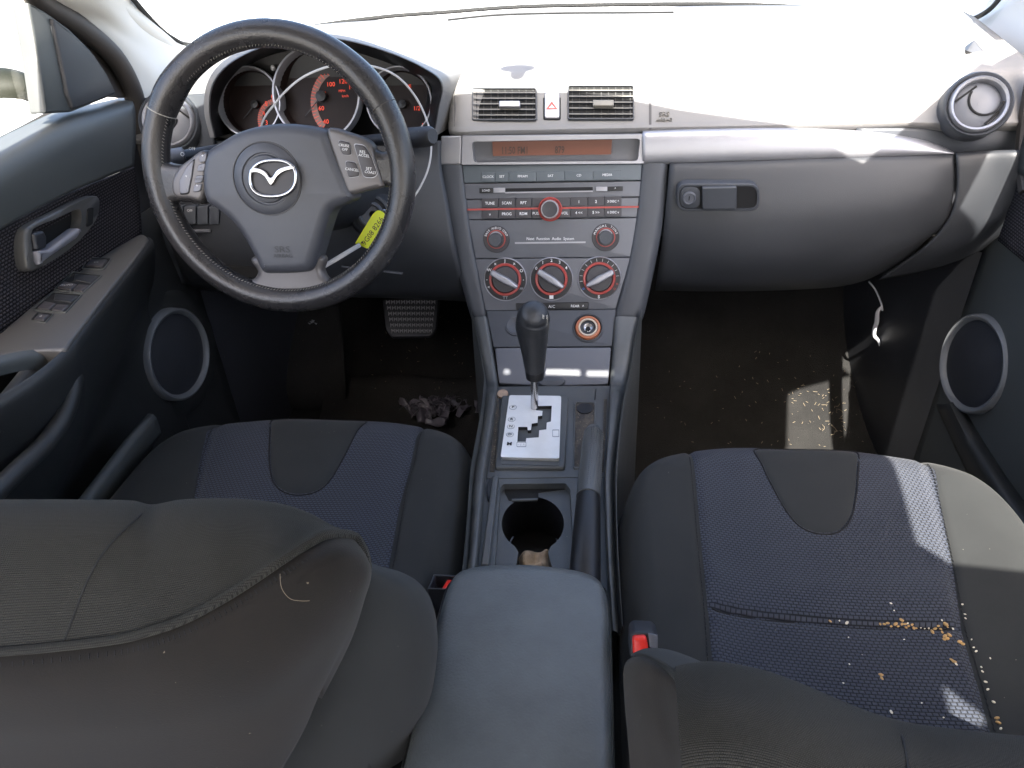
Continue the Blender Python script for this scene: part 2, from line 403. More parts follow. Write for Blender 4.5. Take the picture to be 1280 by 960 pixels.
g = MB(); n = VNT.N
g.prism(VNT.pts(rr(679, 116, 701, 151, 3)), n, 0, .002, 'hole'); g.prism(VNT.pts(rr(681, 118, 699.5, 149.5, 2.5)), n, .002, .006, 'silver', .0012)
T = [(690, 129), (683, 139), (697, 139)]; Ti = [(690, 132.5), (686, 137.6), (694, 137.6)]
g.ring(VNT.pts(T), VNT.pts(Ti), n, .006, .0066, 'red'); g.build('hazard_button', D)

# --- round end vents
def rvent(px, py, y, rp, Uo, flip=1):
    ax = Vector((Uo, -.86, .42)).normalized(); c = P(px, py, Y=y); r = wpx(c, rp)
    v = MB(); v.lathe(c, ax, [(r*1.22, -.03), (r*1.22, .002), (r*1.16, .006), (r*1.05, .002), (r*1.02, -.004)], 'dash', 40)
    h = v.build('round_vent', D)
    v = MB(); v.lathe(c, ax, [(r*1.03, -.004), (r*1.02, .008), (r*.97, .011), (r*.89, .009), (r*.85, .0), (r*.85, -.006)], 'silver', 48); v.build('ring', h)
    v = MB(); v.lathe(c, ax, [(r*.86, -.004), (r*.7, .001), (r*.35, .004), (.0005, .0045)], 'vent', 40)
    U = Vector((1, 0, 0)); U = (U-ax*U.dot(ax)).normalized(); V = ax.cross(U)
    v.build('louvre', h)
    v = MB()
    c2 = c+U*r*.25*flip+V*r*.18; pts = []
    for k in range(21):
        a = R(150+k*11) if flip > 0 else R(170+k*9); pts.append(c2+(U*math.cos(a)+V*math.sin(a))*r*.60)
    pts = [p for p in pts if (p-c).length < r*.84]
    v.tube([p+ax*.005 for p in pts], .0018, 'hole', 6)
    for a0, b0 in (((-.80, .15), (-.1, .68)), ((.3, -.75), (.72, -.3))):
        v.tube([c+(U*a0[0]*flip+V*a0[1])*r+ax*.002, c+(U*b0[0]*flip+V*b0[1])*r+ax*.002], .0015, 'hole', 6)
    v.build('louvre_gap', h)
rvent(1222, 131, 1.195, 32.5, -.15); rvent(212, 152, 1.20, 31, .15, -1)
g = MB(); g.surf([[P(a, b, Y=y) for a, b in r] for y, r in ((1.225, [(1070, 160), (1140, 160), (1210, 162), (1290, 160)]), (1.222, [(1072, 178), (1140, 184), (1210, 184), (1290, 180)]), (1.235, [(1075, 200), (1140, 203), (1210, 203), (1290, 200)]))], 'dash', 4, 4); g.build('corner_filler', D, solid=.003)

# --- silver trim strip and display housing
top = [(803, 165), (860, 163), (980, 161), (1080, 165), (1140, 173), (1172, 181), (1191, 190)]
bot = [(803, 204), (860, 202.5), (980, 199), (1080, 196), (1140, 194), (1172, 193), (1192, 192.5)]
g = MB(); g.surf([[P(a, b, Y=1.235) for a, b in top], [P(a, b+1, Y=1.213) for a, b in top], [P((a+c)/2, (b+d)/2, Y=1.203) for (a, b), (c, d) in zip(top, bot)], [P(a, b-.5, Y=1.203) for a, b in bot], [P(a, b+.5, Y=1.225) for a, b in bot]], 'silver', 6, 5)
g.build('trim_strip', D, solid=.002)
g = MB(); n = TRM.N
o = fil([(578, 169.5), (804, 167), (806, 204.5), (577, 206)], [2, 2, 2, 2]); i = fil([(591, 177), (800, 173), (797, 201), (593, 203)], 5)
g.ring(TRM.pts(o), TRM.pts(i), n, -.01, .010, 'silver', ih0=-.012, bev=.002)
g.prism(TRM.pts(fil([(552, 170), (578, 169.5), (577, 206), (550, 206)], 2)), n, -.01, .007, 'silver', .003)
g.prism(TRM.pts(o), n, -.02, -.010, 'radio'); h = g.build('display_housing', D)
g = MB(); g.prism(TRM.pts([(615, 177), (765, 174.5), (764, 193), (616, 195)]), n, -.0095, -.003, 'lcd')
for st, x in (('11:50', 635), ('FM1', 653.5), ('879', 699.5)):
    g.text(st, TRM, x, 188.6-(x-635)*.012, 8.6, 'lcdtxt', -.0024, sx=.66, bold=.012)
g.build('screen', h)

# --- glove box
gl = [[(838, 205, 1.225), (920, 202.5, 1.225), (1010, 199, 1.225), (1100, 196.5, 1.225), (1160, 195, 1.225), (1190, 194, 1.225)],
      [(837, 207, 1.20), (920, 204.5, 1.20), (1010, 201, 1.20), (1100, 198.5, 1.20), (1160, 197, 1.20), (1191, 196, 1.20)],
      [(834, 240, 1.185), (920, 238, 1.18), (1010, 236, 1.18), (1100, 234, 1.18), (1160, 232, 1.182), (1192, 230, 1.19)],
      [(830, 280, 1.178), (920, 280, 1.168), (1010, 278, 1.168), (1095, 272, 1.17), (1150, 266, 1.175), (1187, 262, 1.185)],
      [(825, 320, 1.185), (915, 325, 1.17), (1005, 325, 1.172), (1085, 316, 1.175), (1135, 302, 1.18), (1176, 283, 1.19)],
      [(821, 350, 1.20), (910, 354, 1.20), (1000, 352, 1.20), (1060, 345, 1.20), (1112, 327, 1.20), (1156, 300, 1.205)],
      [(819, 362, 1.24), (905, 363, 1.25), (990, 361, 1.25), (1055, 356, 1.25), (1096, 343, 1.25), (1140, 317, 1.24)]]
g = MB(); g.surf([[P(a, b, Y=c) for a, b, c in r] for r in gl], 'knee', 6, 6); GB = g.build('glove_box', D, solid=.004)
en = [[(1194, 192, 1.21), (1235, 190, 1.20), (1268, 189, 1.185), (1281, 189, 1.18)],
      [(1195, 197, 1.195), (1235, 194, 1.185), (1268, 193, 1.17), (1282, 193, 1.17)],
      [(1196, 230, 1.185), (1235, 228, 1.175), (1266, 226, 1.165), (1282, 225, 1.17)],
      [(1190, 264, 1.18), (1228, 262, 1.172), (1258, 256, 1.165), (1280, 250, 1.17)],
      [(1174, 290, 1.185), (1210, 288, 1.178), (1240, 280, 1.17), (1270, 272, 1.18)],
      [(1146, 316, 1.20), (1186, 313, 1.195), (1216, 304, 1.195), (1248, 294, 1.20)],
      [(1098, 349, 1.24), (1142, 341, 1.24), (1186, 329, 1.23), (1226, 312, 1.23)]]
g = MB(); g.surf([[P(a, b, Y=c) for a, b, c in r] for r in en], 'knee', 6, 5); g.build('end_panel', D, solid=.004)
g = MB()   # underside
g.surf([[Vector((x, 1.24, .63)) for x in (.17, .35, .55, .74)], [Vector((x, 1.4, .60)) for x in (.17, .35, .55, .74)], [Vector((x, 1.7, .62)) for x in (.17, .35, .55, .74)]], 'hole', 2, 2)
g.build('underside_cover', D, solid=.004)
g = MB(); g.surf([[Vector((x, 1.23, .60)) for x in (-.74, -.55, -.35, -.17)], [Vector((x, 1.4, .58)) for x in (-.74, -.55, -.35, -.17)], [Vector((x, 1.7, .60)) for x in (-.74, -.55, -.35, -.17)]], 'hole', 2, 2)
g.build('underside_cover', D, solid=.004)
GP = Pl(P(900, 246, Y=1.168), (1, 0, 0), (0, -.06, 1)); n = GP.N
g = MB(); g.ring(GP.pts(rr(846, 229, 949, 263, 13, 6)), GP.pts(rr(849, 232, 946, 260, 11, 6)), n, -.015, .003, 'dash', bev=.001)
g.add([p-n*.0+n*.0005 for p in GP.pts(rr(849, 232, 946, 260, 11, 6))], [tuple(range(28))], 'black')
g.prism(GP.pts(fil([(877, 232), (920, 231), (920, 259), (877, 259.5)], 2)), n, .001, .009, 'dash', .002); g.build('latch_handle', GB)
g = MB(); g.prism(GP.pts(rr(850, 233, 875, 259, 10, 6)), n, .001, .004, 'dash', .001); c = GP.on(861, 246, .004); r = wpx(c, 8.2)
g.lathe(c, n, [(r, 0), (r, .003), (r*.85, .004), (r*.75, .002), (.0005, .002)], 'vent', 28)
g.prism([c+n*.002+GP.U*a*.001+GP.V*b*.001 for a, b in ((-.8, -3.4), (.8, -3.4), (.8, 3.4), (-.8, 3.4))], n, 0, .0008, 'hole'); g.build('key_lock', GB)

# ================================================================== INSTRUMENT CLUSTER
lip = cat2([(268, 172), (261, 140), (264, 108), (280, 84), (308, 66), (345, 53), (395, 46), (440, 51), (490, 66), (530, 84), (553, 103), (549, 135), (542, 175)], 5, False)
n = len(lip); cx = 405; cy = 140
def sc(p, s, y): return P(cx+(p[0]-cx)*s, cy+(p[1]-cy)*s, Y=y)
rows = []
o0 = []
for q, p in enumerate(lip):
    a = sc(p, 1, 1.14); a.y = 1.36; a.z = min(a.z-.02, .93); a.x = -.38+(a.x+.38)*1.06; o0.append(a)
rows = [o0, [(sc(p, 1.0, 1.20)+Vector((0, 0, .004))) if True else 0 for p in lip], [sc(p, 1.0, 1.14) for p in lip], [sc(p, .985, 1.135) for p in lip], [sc(p, .96, 1.15) for p in lip], [sc(p, .86, 1.225) for p in lip]]
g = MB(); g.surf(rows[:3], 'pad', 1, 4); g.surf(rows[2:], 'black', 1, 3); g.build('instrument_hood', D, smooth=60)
g = MB(); g.add([sc(p, .90, 1.223) for p in lip], [tuple(range(n))], 'black')
cc = P(341, 85, Y=1.215); g.ell(cc, (.0045, .004, .0045), 'tie'); g.build('cluster_back', D)
def gauge(px, py, rp, nums, start, band):
    c = P(px, py, Y=1.205); ax = GA.N; r = wpx(c, rp)
    v = MB(); v.lathe(c, ax, [(r*1.0, .02), (r*.93, .0), (r*.90, -.008), (.0005, -.008)], 'face', 48)
    h = v.build('gauge', D)
    v = MB(); v.lathe(c, ax, [(r*1.03, .0), (r*1.05, .018), (r*1.03, .023), (r*.99, .023), (r*.965, .018), (r*.95, .004)], 'silver', 56); v.build('bezel', h)
    v = MB()
    if band:
        pts = []
        for k in range(25):
            a = R(start[0]+(start[1]-start[0])*k/24); pts.append((math.cos(a), math.sin(a)))
        vs = [c+(GA.U*a+GA.V*b)*r*q-ax*.0072 for a, b in pts for q in (.50, .64)]
        v.add(vs, [(2*k, 2*k+1, 2*k+3, 2*k+2) for k in range(24)], 'band')
        for k in range(0, 25):
            a = R(start[0]+(start[1]-start[0])*k/24); d = GA.U*math.cos(a)+GA.V*math.sin(a); t = GA.N.cross(d)
            l = .5 if k % 3 == 0 else .57
            v.add([c+d*r*l+t*.0005-ax*.0068, c+d*r*.63+t*.0005-ax*.0068, c+d*r*.63-t*.0005-ax*.0068, c+d*r*l-t*.0005-ax*.0068], [(0, 1, 2, 3)], 'redlit')
    for st, dx, dy, hp in nums:
        v.text(st, GA, 0, 0, hp, 'redlit', -.006, at3=c+GA.U*wpx(c, dx)-GA.V*wpx(c, dy))
    v.build('scale', h)
    v = MB(); v.lathe(c-ax*.006, ax, [(r*.13, 0), (r*.12, .008), (.0005, .009)], 'black', 20)
    d = (GA.U*math.cos(R(225))+GA.V*math.sin(R(225))); t = ax.cross(d)
    v.prism([c+t*.001, c+d*r*.6+t*.0004, c+d*r*.6-t*.0004, c-t*.001], ax, -.003, -.002, 'black'); v.build('needle', h)
    return h
gauge(318, 130, 40, [('4', 9, 11, 5.5), ('5', 13.5, -.5, 5.5), ('6', 22, -9, 5.5), ('3', 12, 22, 5.5)], (200, 110), False)
gauge(401, 120, 54, [('40', 3, 30, 5.4), ('60', -2, 14, 5.4), ('80', 2, -3, 5.4), ('100', 12, -14, 5.4), ('120', 28, -17, 5.4), ('140', 40, -10, 5.4), ('MPH', 26, -6, 3), ('km/h', 30, 0, 3)], (240, 60), False)
gauge(503, 130, 40, [('F', 9, -20, 6), ('1/2', 17, 5, 5), ('E', 25, 26, 6)], (60, -60), False)
# scale rings sit off-centre on each dial as in the photograph
for (px, py, ri, ro, a0, a1, nt) in ((345, 150, 20, 26, 100, 200, 16), (431, 128, 38, 46, 72, 222, 30)):
    gc = P(318 if px < 380 else 401, 130 if px < 380 else 120, Y=1.205); c = Pl(gc, GA.U, GA.V).on(px, py)-GA.N*.0068; v = MB(); k1, k2 = wpx(c, ri), wpx(c, ro)
    vs = []
    for k in range(33):
        a = R(a0+(a1-a0)*k/32); d = GA.U*math.cos(a)+GA.V*math.sin(a); vs += [c+d*k1, c+d*k2]
    v.add(vs, [(2*k, 2*k+1, 2*k+3, 2*k+2) for k in range(32)], 'band')
    for k in range(nt+1):
        a = R(a0+(a1-a0)*k/nt); d = GA.U*math.cos(a)+GA.V*math.sin(a); t = GA.N.cross(d); e = k1+(k2-k1)*(.15 if k % 2 == 0 else .5)
        v.add([c+d*e+t*.0004+GA.N*.0006, c+d*k2+t*.0004+GA.N*.0006, c+d*k2-t*.0004+GA.N*.0006, c+d*e-t*.0004+GA.N*.0006], [(0, 1, 2, 3)], 'redlit')
    v.build('dial_marking', D)

# --- lower driver panel, column, ignition
kn = [[(255, 176, 1.21), (330, 176, 1.20), (420, 176, 1.20), (500, 176, 1.20), (551, 176, 1.20)],
      [(215, 215, 1.20), (310, 215, 1.18), (410, 215, 1.17), (500, 215, 1.17), (552, 210, 1.19)],
      [(212, 255, 1.19), (310, 255, 1.16), (410, 255, 1.15), (500, 255, 1.15), (560, 252, 1.17)],
      [(214, 300, 1.18), (310, 300, 1.15), (410, 300, 1.14), (500, 300, 1.14), (568, 300, 1.15)],
      [(225, 335, 1.18), (310, 338, 1.16), (410, 340, 1.15), (500, 342, 1.15), (578, 345, 1.15)],
      [(235, 355, 1.21), (310, 362, 1.20), (410, 366, 1.19), (500, 368, 1.19), (585, 372, 1.18)],
      [(240, 360, 1.28), (310, 366, 1.28), (410, 370, 1.28), (500, 372, 1.28), (588, 376, 1.28)]]
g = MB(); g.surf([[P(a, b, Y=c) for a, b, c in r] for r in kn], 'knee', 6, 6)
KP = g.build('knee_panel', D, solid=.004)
ls = [[(168, 125, 1.24), (190, 122, 1.23), (240, 118, 1.23), (268, 116, 1.22)], [(166, 150, 1.23), (190, 150, 1.215), (240, 148, 1.215), (268, 148, 1.2)],
      [(168, 190, 1.225), (190, 190, 1.21), (235, 190, 1.21), (268, 190, 1.2)], [(175, 230, 1.22), (195, 230, 1.2), (230, 232, 1.2), (262, 232, 1.2)], [(185, 300, 1.21), (200, 300, 1.19), (225, 302, 1.19), (255, 305, 1.18)], [(205, 350, 1.25), (215, 352, 1.21), (230, 354, 1.20), (250, 356, 1.2)]]
g = MB(); g.surf([[P(a, b, Y=c) for a, b, c in r] for r in ls], 'dash', 6, 5); g.build('side_panel', D, solid=.004)
KF = Pl(P(262, 270, Y=1.165), (1, 0, 0), (0, .1, 1))
for a, b in ((219, 231), (232.5, 247), (248.5, 262), (263.5, 276)):
    g = MB(); g.prism(KF.pts(fil([(a, 257), (b, 256), (b, 279), (a, 280)], 1.5)), KF.N, -.004, .007, 'dash', .0015)
    if a == 232.5: g.text('OFF', KF, 240, 262, 3, 'white', .0076)
    if a == 219: g.prism(KF.pts([(220.5, 268), (229.5, 268), (229.5, 276), (220.5, 276)]), KF.N, .007, .0082, 'btn')
    g.build('switch_key', KP)
g = MB(); g.prism(KF.pts(fil([(222, 286.5), (264, 286), (265, 290), (224, 291)], 1)), KF.N, 0, .004, 'radio', .001)
g.build('coin_slot_trim', KP); g = MB(); g.prism(KF.pts(fil([(262, 330), (338, 334), (336, 346), (268, 344)], 3)), KF.N, .0, .006, 'hole')
g.build('open_pocket', KP); g = MB(); g.prism(KF.pts([(430, 329), (505, 338), (505, 340), (430, 331)]), KF.N, .006, .016, 'radio', .001)
g.build('panel_crease', KP); g = MB()
for j in range(5): g.prism(KF.pts([(531, 285+j*3.2), (543, 288+j*3.2), (543, 289.4+j*3.2), (531, 286.4+j*3.2)]), KF.N, .008, .014, 'hole')
g.build('sensor_grille', KP)
# steering column shroud
c0 = Vector((-.365, 1.18, .80)); axw = (WH.N)
g = MB(); g.lathe(WH.p-WH.N*.10+Vector((.0, 0, -.02)), -WH.N, [(.055, -.02), (.075, .0), (.085, .06), (.085, .14)], 'knee', 36, sx=1.15, sy=.9); g.build('steering_column', D)
ic = P(463, 268, Y=1.075); ia = Vector((.15, -.9, .35)).normalized(); r = wpx(ic, 26)
g = MB(); g.lathe(ic, ia, [(r*1.25, -.07), (r*1.1, -.012), (r*.95, -.002), (r*.8, .0), (r*.72, -.003), (r*.62, -.003)], 'knee', 36)
g.lathe(ic, ia, [(r*.62, -.003), (r*.55, .004), (r*.48, .004), (r*.42, -.001), (.0005, -.001)], 'vent', 32); g.build('ignition_lock', D)
# stalks
g = MB(); a = P(452, 176, Y=1.09); b = P(520, 172, Y=1.03)
g.tube([a, a.lerp(b, .5), b], [.008, .009, .010], 'dark', 12)
for p0, p1, rr_ in ((P(505, 173, Y=1.04), P(541, 170, Y=1.01), .0145),):
    g.tube([p0, p0.lerp(p1, .08), p0.lerp(p1, .9), p1], [.010, rr_, rr_*.95, rr_*.7], 'dark', 12)
g.build('wiper_stalk', D)
g = MB(); a = P(282, 186, Y=1.09); b = P(225, 197, Y=1.01)
g.tube([a, a.lerp(b, .5), b], [.009, .009, .010], 'dark', 12); p0 = P(232, 195, Y=1.02); p1 = P(205, 199, Y=1.0)
g.tube([p0, p0.lerp(p1, .1), p0.lerp(p1, .9), p1], [.009, .0135, .0135, .008], 'vent', 12)
SPl = Pl(P(240, 190, Y=1.0), (1, .0, 0), (0, .3, 1)); g.text('OFF', SPl, 240, 186, 3.5, 'white', .0); g.text('O', SPl, 228, 193, 5, 'white', .0)
g.build('turn_signal_stalk', D)
# ================================================================== CENTRE STACK
S = thing('center_stack', 'tapering metallic grey radio and climate control stack in the middle of the dash', 'radio stack', (0, 1.15, .5))
n = STK.N
def strip(lst, m='dash'):
    rows = []
    for pl, py, xi, xo, lift in lst:
        sgn = 1 if xo > xi else -1
        a = pl.on(xi, py, lift); b = pl.on(xo, py, lift*.6); mid = pl.on(xi+(xo-xi)*.55, py, lift+.003)
        rows.append([a-pl.N*.02, a, mid, b, b+Vector((sgn*.004, .015, -.012)), b+Vector((sgn*.004, .12, -.03))])
    return rows
L1 = [(STK, 206, 578.5, 550, .004), (STK, 230, 581, 552, .004), (STK, 260, 584.5, 556, .004), (STK, 300, 590, 565, .004), (STK, 345, 599, 577, .004), (STK, 385, 606.5, 588, .004), (STK, 397, 608.5, 592, .004)]
R1 = [(STK, 204, 802.5, 833, .004), (STK, 230, 800, 831, .004), (STK, 260, 797, 828, .004), (STK, 300, 791, 822, .004), (STK, 345, 782, 813, .004), (STK, 385, 771, 804, .004), (STK, 397, 769, 800, .004)]
for L_ in (L1, R1):
    g = MB(); g.surf(strip(L_), 'dash', 4, 4); g.build('side_cheek', S, smooth=60)
def panel(q, m, name=None, parent=S, h0=-.02, h1=.004, r=1.5, bev=.0012, pl=STK):
    g = MB(); g.prism(pl.pts(fil(q, r)), pl.N, h0, h1, m, bev); return g
g = panel([(579, 207), (802, 205), (800.5, 225.5), (581, 229)], 'radtop', h1=.006)
RD = g.build('radio', S)
xb = [602.5, 619.5, 636.7, 671, 706, 741.5, 776.5]; lb = ['CLOCK', 'SET', 'FM/AM', 'SAT', 'CD', 'MEDIA']
for k in range(6):
    a, b = xb[k]+.4, xb[k+1]-.4; t = 216.2-(a-602)*.017; u = 227.6-(a-602)*.017
    g = MB(); g.prism(STK.pts(fil([(a, t), (b, t-.5), (b, u-.5), (a, u)], .8)), n, .0, .0078, 'radtop', .0006)
    g.text(lb[k], STK, (a+b)/2, (t+u)/2-.6, 2.9, 'white', .0082); g.build('preset_key', RD)
g = panel([(581, 229.8), (800.5, 226.5), (799, 246), (583, 249)], 'radio', h1=.005)
g.prism(STK.pts(fil([(632, 235.6), (741, 233.8), (741, 238.4), (632, 240)], .6)), n, .005, .0054, 'hole')
g.prism(STK.pts([(632, 240), (741, 238.3), (741, 239.8), (632, 241.8)]), n, .005, .0075, 'silver')
g.build('disc_slot', RD)
for q, m_, tx in (([(600, 235.2), (617, 235), (617, 241.2), (600, 241.6)], 'black', 'LOAD'), ([(617.4, 235), (632, 234.8), (632, 240.9), (617.4, 241.2)], 'silver', ''), ([(745, 233.6), (759, 233.4), (759, 239), (745, 239.2)], 'silver', ''), ([(759.4, 233.4), (778.5, 233), (778.5, 238.4), (759.4, 239)], 'black', '^')):
    g = MB(); g.prism(STK.pts(fil(q, .8)), n, .004, .0075, m_, .0006)
    if tx: g.text(tx, STK, (q[0][0]+q[1][0])/2, (q[0][1]+q[2][1])/2, 2.6, 'white', .008)
    g.build('disc_key', RD)
g = panel([(583.5, 249.5), (799, 246.5), (797, 271.5), (586, 274.5)], 'radio', h1=.003)
g.build('key_panel', RD)
cols = [602.5, 623.5, 644.5, 665, 688, 713, 734.5, 755.5, 777]
top_t = ['TUNE', 'SCAN', 'RPT', '', '', '1', '2', '3 DISC ^']; bot_t = ['v', 'PROG', 'RDM', 'PUSH', 'VOL', '4 <<', '5 >>', '6 DISC v']
for k in range(8):
    a, b = cols[k]+.4, cols[k+1]-.4; dy = -(a-602)*.0165
    for t, u, tx in ((248.4, 259.6, top_t[k]), (261.8, 273.4, bot_t[k])):
        g = MB(); g.prism(STK.pts(fil([(a, t+dy), (b, t+dy-.3), (b, u+dy-.3), (a, u+dy)], .8)), n, .002, .0062, 'btn', .0006)
        tc = (a+b)/2+(-5 if k == 3 else 5.5 if k == 4 else 0)
        if tx: g.text(tx, STK, tc, (t+u)/2+dy+.3, 3.4 if len(tx) < 5 else 2.9, 'white', .0068, sx=.95, bold=.01)
        g.build('radio_key', RD)
g = MB(); g.prism(STK.pts([(585, 260.9), (798, 257.4), (798, 259.6), (585, 263.1)]), n, .003, .0068, 'red'); g.build('red_line', RD)
c = STK.on(688, 261.5); r = wpx(c, 1)
g = MB(); g.lathe(c, n, [(14.8*r, .004), (14.8*r, .009), (14*r, .010), (12.9*r, .0095), (12.7*r, .008)], 'red', 48); g.lathe(c, n, [(12.8*r, .008), (12.2*r, .008)], 'btn', 48)
g.lathe(c, n, [(12.2*r, .008), (12.0*r, .011), (11.2*r, .011)], 'red', 48); g.lathe(c, n, [(11.3*r, .006), (11.2*r, .019), (10.6*r, .020), (9.6*r, .020)], 'silver', 48)
g.lathe(c, n, [(9.6*r, .020), (9.2*r, .0215), (6*r, .0205), (.0005, .020)], 'btn', 48); g.build('volume_knob', RD)
g = panel([(586, 275.3), (797, 272.2), (788, 321), (595, 323)], 'radio', h1=.004)
g.text('Next  Function  Audio  System', STK, 688, 298.3, 3.6, 'white', .0046, sx=.92)
g.prism(STK.pts([(644, 302.6), (732, 301.6), (732, 303.6), (644, 304.6)]), n, .004, .0052, 'silver'); g.build('audio_panel', RD)
def sknob(px, py, rp, s1):
    c = STK.on(px, py); r = wpx(c, rp)
    g = MB(); g.lathe(c, n, [(r, .003), (r, .0055), (r*.96, .0065), (r*.68, .0055)], 'btn', 44)
    g.lathe(c, n, [(r*.70, .0055), (r*.69, .0075), (r*.62, .0075)], 'red', 44); g.lathe(c, n, [(r*.62, .0075), (r*.61, .010), (r*.50, .010)], 'btn', 44)
    h = g.build('audio_knob', RD)
    g = MB(); g.lathe(c, n, [(r*.50, .005), (r*.49, .021), (r*.46, .0225), (r*.2, .022), (.0005, .022)], 'dash', 40); g.build('cap', h)
    g = MB()
    for k in range(20):
        a0, a1 = R(30+k*6), R(30+(k+1)*6); w = .55+.05*math.sin(math.pi*(k+.5)/20)
        g.add([c+n*.0115+(STK.U*math.cos(a)+STK.V*math.sin(a))*r*q for a, q in ((a0, .5), (a1, .5), (a1, w), (a0, w))], [(0, 1, 2, 3)], 'silver')
    for k, ch in enumerate(s1):
        a = R(160-k*140/(len(s1)-1)); g.text(ch, STK, 0, 0, 2.7, 'white', .007, at3=c+(STK.U*math.cos(a)+STK.V*math.sin(a))*r*.84, ang=a-math.pi/2)
    g.build('knob_print', h)
sknob(621, 299, 16.5, 'BASS AUDIO CONT'); sknob(757, 296.5, 17, 'MANUAL TUNE')
# climate
g = panel([(595, 323.8), (788, 321.8), (769.5, 386), (607.5, 388)], 'radio', h1=.004); CL = g.build('climate_panel', S)
def dial(px, py, ang, marks, bl=None):
    c = STK.on(px, py); r = wpx(c, 27)
    g = MB(); g.lathe(c, n, [(r, .003), (r*1.0, .0055), (r*.975, .0062), (r*.95, .0055)], 'silver', 56); g.lathe(c, n, [(r*.955, .0055), (r*.74, .0058)], 'black', 56)
    h = g.build('climate_dial', CL)
    g = MB(); g.lathe(c, n, [(r*.75, .0058), (r*.74, .0085), (r*.72, .009), (r*.64, .0085), (r*.62, .0065)], 'red', 56); g.build('glow_ring', h)
    g = MB(); g.lathe(c, n, [(r*.625, .006), (r*.60, .010), (r*.56, .0115), (.0005, .0115)], 'btn', 48); g.build('knob', h)
    g = MB(); d = STK.U*math.cos(ang)+STK.V*math.sin(ang); t = n.cross(d)
    q = [c+d*r*.70+t*r*.12, c+d*r*.73+t*r*.0, c+d*r*.70-t*r*.13, c-d*r*.1-t*r*.18, c-d*r*.66-t*r*.10, c-d*r*.68+t*r*.02, c-d*r*.62+t*r*.08, c+t*r*.16]
    g.prism(q, n, .009, .024, 'silver', .003); g.build('pointer', h)
    g = MB()
    for k, (a, ch, m_) in enumerate(marks):
        a = R(a); p = c+(STK.U*math.cos(a)+STK.V*math.sin(a))*r*.85
        g.text(ch, STK, 0, 0, 3.8 if ch not in '|' else 2.8, m_, .0064, at3=p, ang=(a-math.pi/2) if ch == '|' else 0, bold=.012)
    if bl:
        for q_ in bl: g.prism(STK.pts([(px+q_[0], py+q_[1]), (px+q_[2], py+q_[1]), (px+q_[2], py+q_[3]), (px+q_[0], py+q_[3])]), n, .006, .0066, 'white')
    g.build('dial_print', h)
dial(632, 349, R(150), [(205, '<', 'white'), (180, '-', 'white'), (150, 'W', 'white'), (122, 'x', 'white'), (90, 'J', 'white'), (60, 'x', 'white'), (28, 'O', 'white'), (0, '-', 'white'), (-28, 'm', 'foil'), (-90, 'TT', 'foil')])
dial(689.5, 348.5, R(147), [(145, '0', 'white'), (118, '1', 'white'), (90, '2', 'white'), (64, '3', 'white'), (37, '4', 'white')], bl=[(-2.5, 20, 2.5, 24.5)])
dial(749, 347.5, R(28), [(208-k*18.2, '|', 'white') for k in range(1, 12)]+[(213, 'o', 'bluep'), (-16, 'o', 'red'), (-33, 'o', 'red'), (-90, '$', 'white')])
g = MB(); g.prism(STK.pts(fil([(645, 378.5), (736, 377), (735, 386), (646, 387.5)], 1.5)), n, .003, .0065, 'black', .001)
g.text('A/C', STK, 690, 382.6, 3.6, 'white', .007); g.text('REAR', STK, 719, 382, 3.2, 'white', .007); g.text('^', STK, 729, 382.6, 4, 'white', .007); g.build('mode_key', CL)
# lower
nl = LOW.N
g = MB(); g.prism(LOW.pts(fil([(608, 389), (770, 387), (765, 433.5), (617, 434.5)], 1.5)), nl, -.02, .003, 'dash', .0015); LPn = g.build('lower_panel', S)
c = LOW.on(735, 411); r = wpx(c, 1)
g = MB(); g.lathe(c, nl, [(19.5*r, .001), (19*r, .005), (17*r, .006), (15.8*r, .003)], 'knee', 40); g.lathe(c, nl, [(15.8*r, .003), (15*r, .008), (12.6*r, .009), (12*r, .007)], 'orange', 40)
g.lathe(c, nl, [(12*r, .006), (11.6*r, .0085), (9.8*r, .0085), (9.4*r, .004)], 'cream', 40); g.lathe(c, nl, [(9.5*r, .006), (9.2*r, -.0), (.0005, -.0)], 'hole', 40)
g.build('power_socket', LPn)
g = MB(); g.lathe(c, nl, [(6*r, 0), (6*r, .006), (5*r, .007), (3.4*r, .006), (.0005, .006)], 'chrome', 24); g.lathe(c-LOW.V*2.2*r, nl, [(3.2*r, .006), (3*r, .0075), (.0005, .0075)], 'hole', 16); g.build('socket_pin', LPn)
c = LOW.on(645, 408); g = MB(); g.lathe(c, nl, [(14*r, .002), (13.5*r, .005), (11*r, .0055), (10*r, .0045), (.0005, .0045)], 'dash', 36); g.build('blank_plug', LPn)
g = MB(); g.prism(LOW.pts(fil([(619, 436), (764, 435), (760, 481), (690, 483.5), (624, 480)], 2.5)), nl, -.02, .004, 'vent', .002); A = g.build('ashtray_door', S)
g = MB(); g.prism(LOW.pts(cat2([(673, 476), (690, 473), (706, 476), (703, 483), (690, 486), (676, 483)], 4)), nl, .002, .010, 'dash', .003); g.build('pull_tab', A)

